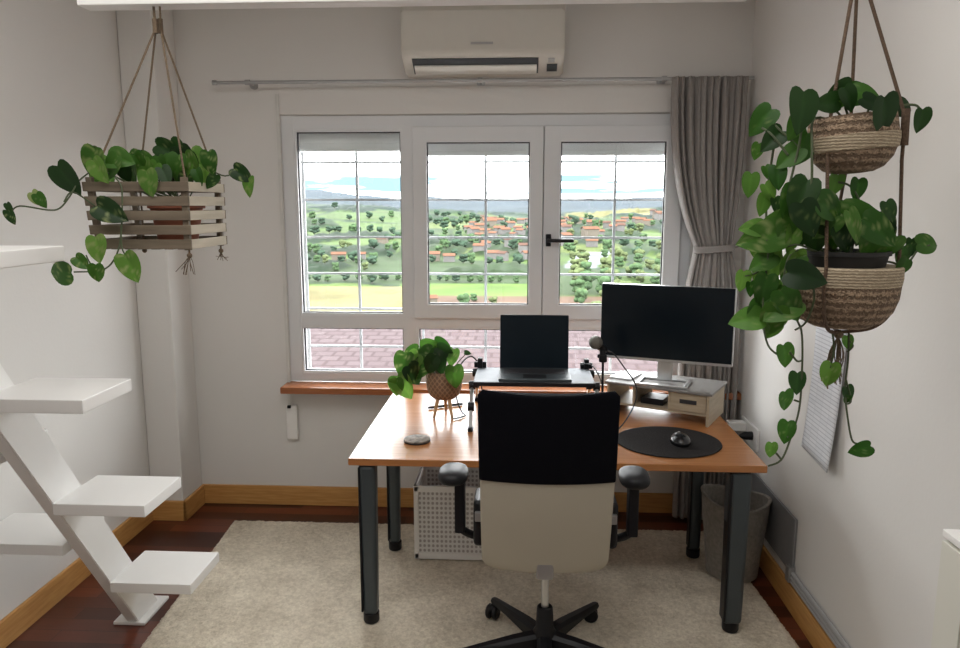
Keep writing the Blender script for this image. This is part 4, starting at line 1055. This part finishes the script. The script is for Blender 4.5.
# tiled roof just below the window
rf = thing('tiled_roof', (-1, 12, -6), 'wide pinkish brown tiled roof of the building just below the window', 'roof')
def mat_roof():
    m, nt, b_ = new_mat('pink_brown_tiles')
    tc = nt.nodes.new('ShaderNodeTexCoord')
    br = nt.nodes.new('ShaderNodeTexBrick'); br.inputs['Scale'].default_value = 1; br.inputs['Brick Width'].default_value = .42; br.inputs['Row Height'].default_value = .36
    br.inputs['Mortar Size'].default_value = .035; br.inputs['Mortar'].default_value = (.042, .033, .034, 1); br.inputs['Color1'].default_value = (.062, .050, .052, 1); br.inputs['Color2'].default_value = (.054, .042, .044, 1)
    nt.links.new(tc.outputs['Object'], br.inputs['Vector']); nt.links.new(br.outputs['Color'], b_.inputs['Base Color']); b_.inputs['Roughness'].default_value = .9; b_.inputs['Specular IOR Level'].default_value = 0
    return m
b = MB(); b.prism([(-14, 5.2, -2.15), (-14, 19.2, -1.15), (-14, 19.2, -1.30), (-14, 5.2, -2.30)], (26, 0, 0)); b.build('tile_slope', mat_roof(), rf)
b = MB(); b.box(-13.6, 11.6, 5.6, 18.9, -16, -2.3); b.build('wall', M['greyrail'], rf)

# houses
HC = [mat('house_white', (.088, .085, .082), .9, var=.05, scale=.3, spec=0), mat('house_cream', (.088, .077, .063), .9, var=.05, scale=.3, spec=0)]
HR = [mat('roof_orange', (.085, .044, .030), .9, var=.15, scale=.5, spec=0), mat('roof_brown', (.058, .035, .028), .9, var=.15, scale=.5, spec=0)]
protoH = []
for w, d, h, m1, m2 in ((10, 8, 5.5, 0, 0), (14, 9, 6.5, 1, 0), (8, 8, 7, 0, 1)):
    bx_ = MB(); bx_.prism([(-w / 2, -d / 2, -3), (-w / 2, d / 2, -3), (-w / 2, d / 2, h), (-w / 2, 0, h + d * .2), (-w / 2, -d / 2, h)], (w, 0, 0))
    body = bx_.build('wall', HC[m1])
    r_ = MB(); o_ = .6; r_.prism([(-w / 2 - o_, -d / 2 - o_, h - .1), (-w / 2 - o_, 0, h + d * .2 + .25), (-w / 2 - o_, d / 2 + o_, h - .1), (-w / 2 - o_, d / 2 + o_, h + .25), (-w / 2 - o_, 0, h + d * .2 + .6), (-w / 2 - o_, -d / 2 - o_, h + .25)], (w + 2 * o_, 0, 0))
    roof = r_.build('roof', HR[m2])
    protoH.append((body, roof))
first = {0: True, 1: True, 2: True}
HL = ['white walled house with orange tiled roof', 'long cream house with orange tiled roof', 'tall white house with brown roof']
def through(x, y):
    s_ = x / y
    return 'the fixed window pane' if s_ < -.145 else 'the sash without a handle' if s_ < .03 else 'the sash with the black handle'
spots = []
def free(x, y, r):
    for (a, b_, q_) in spots:
        if (a - x) ** 2 + (b_ - y) ** 2 < (r + q_) ** 2: return False
    spots.append((x, y, r)); return True
def house(x, y, k, rot, sc=1):
    if not free(x, y, (7.2, 9.8, 6.6)[k] * sc): return
    root = thing('house', (x, y, hgt(x, y)), HL[k] + ' seen through ' + through(x, y), 'house', 'houses in the valley')
    root.rotation_euler = (0, 0, rot); root.scale = (sc, sc, sc)
    for o in protoH[k]:
        c = o if first[k] else o.copy()
        if not first[k]: C.objects.link(c)
        c.parent = root
    first[k] = False
rnd = random.Random(11)
def scatter(n, s0, s1, y0, y1, fn):
    for _ in range(n):
        y = math.exp(rnd.uniform(math.log(y0), math.log(y1))); s = rnd.uniform(s0, s1); fn(s * y, y)
hs = lambda x, y: house(x, y, rnd.choice([0, 0, 1, 2]), rnd.uniform(-.7, .7), rnd.uniform(.45, .62))
hs2 = lambda x, y: house(x, y, rnd.choice([0, 1, 0, 2]), rnd.uniform(-.7, .7), rnd.uniform(.6, .85))
house(-.245 * 370, 370, 1, .2, .5); house(-.215 * 380, 380, 0, .1, .5); house(-.185 * 500, 500, 1, -.2, .5); house(-.125 * 203, 203, 1, .3, .36)
house(-.118 * 370, 370, 1, .1, .55); house(-.095 * 365, 365, 0, .1, .55); house(-.135 * 372, 372, 0, .1, .45)
scatter(22, -.06, .02, 370, 560, hs); scatter(22, -.07, .02, 560, 900, hs2); scatter(22, .05, .14, 480, 850, hs2); scatter(12, .15, .25, 750, 1000, hs2)
# trees
TM = [mat('tree_dark', (.026, .043, .029), .95, var=.3, scale=.6, spec=0), mat('tree_green', (.036, .060, .029), .95, var=.3, scale=.6, spec=0), mat('tree_olive', (.055, .069, .032), .95, var=.3, scale=.6, spec=0)]
TRUNK = mat('tree_trunk', (.05, .04, .03), .9, var=.2)
protoT = []
for kind in range(3):
    q = MB(); rr = random.Random(kind + 3)
    for k in range(26):
        a = rr.uniform(0, 6.28); rad = rr.uniform(.4, 2.9); z = rr.uniform(1.6, 6.6); rad *= 1 - abs(z - 4.4) / 5
        q2 = bmesh.ops.create_icosphere(q.bm, subdivisions=2, radius=rr.uniform(.8, 1.65))
        for v in q2['verts']:
            v.co *= rr.uniform(.82, 1.15); v.co += Vector((math.cos(a) * rad, math.sin(a) * rad, z))
    crown = q.build('crown', TM[kind], sharp=180)
    t = MB(); t.tube([(0, 0, -2), (0, 0, 3.5)], [.35, .2], 8); tr = t.build('trunk', TRUNK)
    protoT.append((crown, tr))
firstT = {0: True, 1: True, 2: True}
TL = ['dark evergreen tree', 'green leafy tree', 'pale olive green tree']
def tree(x, y, k, sc):
    if not free(x, y, 4.1 * sc): return
    root = thing('tree', (x, y, hgt(x, y)), TL[k] + ' in the valley seen through ' + through(x, y), 'tree', 'trees in the valley'); root.rotation_euler = (0, 0, rnd.uniform(0, 6.28)); root.scale = (sc * rnd.uniform(.9, 1.15), sc * rnd.uniform(.9, 1.15), sc * rnd.uniform(.75, 1))
    for o in protoT[k]:
        c = o if firstT[k] else o.copy()
        if not firstT[k]: C.objects.link(c)
        c.parent = root
    firstT[k] = False
tr = lambda ks, a, b_: (lambda x, y: tree(x, y, rnd.choice(ks), rnd.uniform(a, b_)))
def hedge(n, s0, y0, s1, y1, ks, a, b_):
    for i in range(n):
        t = (i + rnd.uniform(-.3, .3)) / max(1, n - 1); y = y0 + (y1 - y0) * t; tree((s0 + (s1 - s0) * t) * y, y * rnd.uniform(.99, 1.01), rnd.choice(ks), rnd.uniform(a, b_))
for s_, y, k, sc in ((-.075, 196, 1, .6), (-.062, 214, 1, .35), (-.035, 205, 2, .4), (.10, 185, 2, .65), (.125, 180, 1, .7), (.155, 178, 2, .7), (-.20, 262, 0, .5)): tree(s_ * y, y, k, sc)
scatter(90, .07, .23, 200, 400, tr([1, 1, 2, 2], .55, 1.0))
scatter(44, .06, .24, 400, 640, tr([0, 1, 1, 2], .6, 1.0))
hedge(14, -.31, 268, -.155, 275, [0, 1], .35, .55); hedge(12, -.14, 272, .02, 268, [0, 1], .3, .5)
scatter(34, -.32, -.16, 300, 460, tr([0, 1, 1, 2], .5, .8))
hedge(9, -.31, 560, -.22, 600, [0, 0, 1], .7, 1.1); hedge(8, -.25, 640, -.17, 600, [0, 0, 1], .7, 1.0); hedge(8, -.2, 470, -.16, 560, [0, 1], .6, .9)
scatter(10, -.33, -.16, 650, 1000, tr([0, 0, 1], .8, 1.2))
hedge(12, -.13, 360, .01, 345, [0, 0, 1], .45, .8); hedge(10, -.10, 420, -.04, 520, [0, 0, 1], .5, .9)
scatter(46, -.14, .03, 390, 640, tr([0, 0, 1, 1], .5, .9))
hedge(12, -.14, 700, .02, 900, [0, 0, 1], .8, 1.3); scatter(28, -.14, .03, 640, 1000, tr([0, 0, 1], .8, 1.2))
scatter(26, .05, .26, 640, 1000, tr([0, 1, 0], .8, 1.2))

# ------------------------------------------------------------------ sky and lights
w = bpy.data.worlds.new('sky'); scene.world = w; w.use_nodes = True; nt = w.node_tree
bg = nt.nodes['Background']
tc = nt.nodes.new('ShaderNodeTexCoord'); mp = nt.nodes.new('ShaderNodeMapping'); mp.inputs['Scale'].default_value = (3.2, 3.2, 34)
nt.links.new(tc.outputs['Generated'], mp.inputs['Vector'])
n = nt.nodes.new('ShaderNodeTexNoise'); n.inputs['Scale'].default_value = 1.6; n.inputs['Detail'].default_value = 6
nt.links.new(mp.outputs[0], n.inputs['Vector'])
sep = nt.nodes.new('ShaderNodeSeparateXYZ'); nt.links.new(tc.outputs['Generated'], sep.inputs[0])
cr_ = nt.nodes.new('ShaderNodeValToRGB')      # where blue gaps may open, by height above the horizon
e = cr_.color_ramp.elements; e[0].position = .0; e[0].color = (.1, .1, .1, 1); e[1].position = 1; e[1].color = (.12, .12, .12, 1)
for p, c in ((.008, 0.1), (.018, .75), (.030, .85), (.046, .25), (.12, .06)):
    x = e.new(p); x.color = (c, c, c, 1)
nt.links.new(sep.outputs['Z'], cr_.inputs[0])
nr = nt.nodes.new('ShaderNodeValToRGB'); nr.color_ramp.elements[0].position = .34; nr.color_ramp.elements[1].position = .56
nt.links.new(n.outputs['Fac'], nr.inputs[0])
mul = nt.nodes.new('ShaderNodeMath'); mul.operation = 'MULTIPLY'; nt.links.new(cr_.outputs[0], mul.inputs[0]); nt.links.new(nr.outputs[0], mul.inputs[1])
mul2 = nt.nodes.new('ShaderNodeMath'); mul2.operation = 'MULTIPLY'; mul2.inputs[1].default_value = 1.75; mul2.use_clamp = True; nt.links.new(mul.outputs[0], mul2.inputs[0])
mx = nt.nodes.new('ShaderNodeMix'); mx.data_type = 'RGBA'
mx.inputs[6].default_value = (1, 1.0, 1.0, 1); mx.inputs[7].default_value = (.044, .072, .086, 1)
nt.links.new(mul2.outputs[0], mx.inputs[0])
low = nt.nodes.new('ShaderNodeMapRange'); low.inputs[1].default_value = -.06; low.inputs[2].default_value = -.01; low.inputs[3].default_value = .06; low.inputs[4].default_value = 1
nt.links.new(sep.outputs['Z'], low.inputs[0])
m2 = nt.nodes.new('ShaderNodeMix'); m2.data_type = 'RGBA'; m2.blend_type = 'MULTIPLY'; m2.inputs[0].default_value = 1
nt.links.new(mx.outputs[2], m2.inputs[6]); nt.links.new(low.outputs[0], m2.inputs[7])
nt.links.new(m2.outputs[2], bg.inputs['Color']); bg.inputs['Strength'].default_value = 6.5

def area(name, loc, rot, sx, sy, power, col=(1, 1, 1), portal=False):
    l = bpy.data.lights.new(name, 'AREA'); l.shape = 'RECTANGLE'; l.size = sx; l.size_y = sy; l.energy = power; l.color = col
    o = bpy.data.objects.new(name, l); C.objects.link(o); o.location = loc; o.rotation_euler = rot
    if portal: l.cycles.is_portal = True
    return o
area('window_portal', (-.19, 4.20, 1.46), (R(-90), 0, 0), 2.2, 1.5, 1, portal=True)
area('ceiling_fill', (-.4, 1.3, 2.77), (0, 0, 0), 2.4, 2.0, 15, (1, .98, .95))  # unseen fill light, added to brighten the room from above

# ------------------------------------------------------------------ camera
cam = bpy.data.cameras.new('camera'); co_ = bpy.data.objects.new('camera', cam); C.objects.link(co_)
co_.location = (0, 0, H); co_.rotation_euler = (R(90) - PITCH, 0, YAW)
cam.sensor_fit = 'HORIZONTAL'; cam.sensor_width = 36; cam.lens = 36 * F / 960; cam.clip_start = .05; cam.clip_end = 9000
scene.camera = co_
scene.view_settings.view_transform = 'Standard'; scene.view_settings.look = 'None'; scene.view_settings.exposure = 1.43; scene.view_settings.gamma = 1
scene.cycles.use_denoising = True
scene.cycles.max_bounces = 10; scene.cycles.diffuse_bounces = 6; scene.cycles.transparent_max_bounces = 12
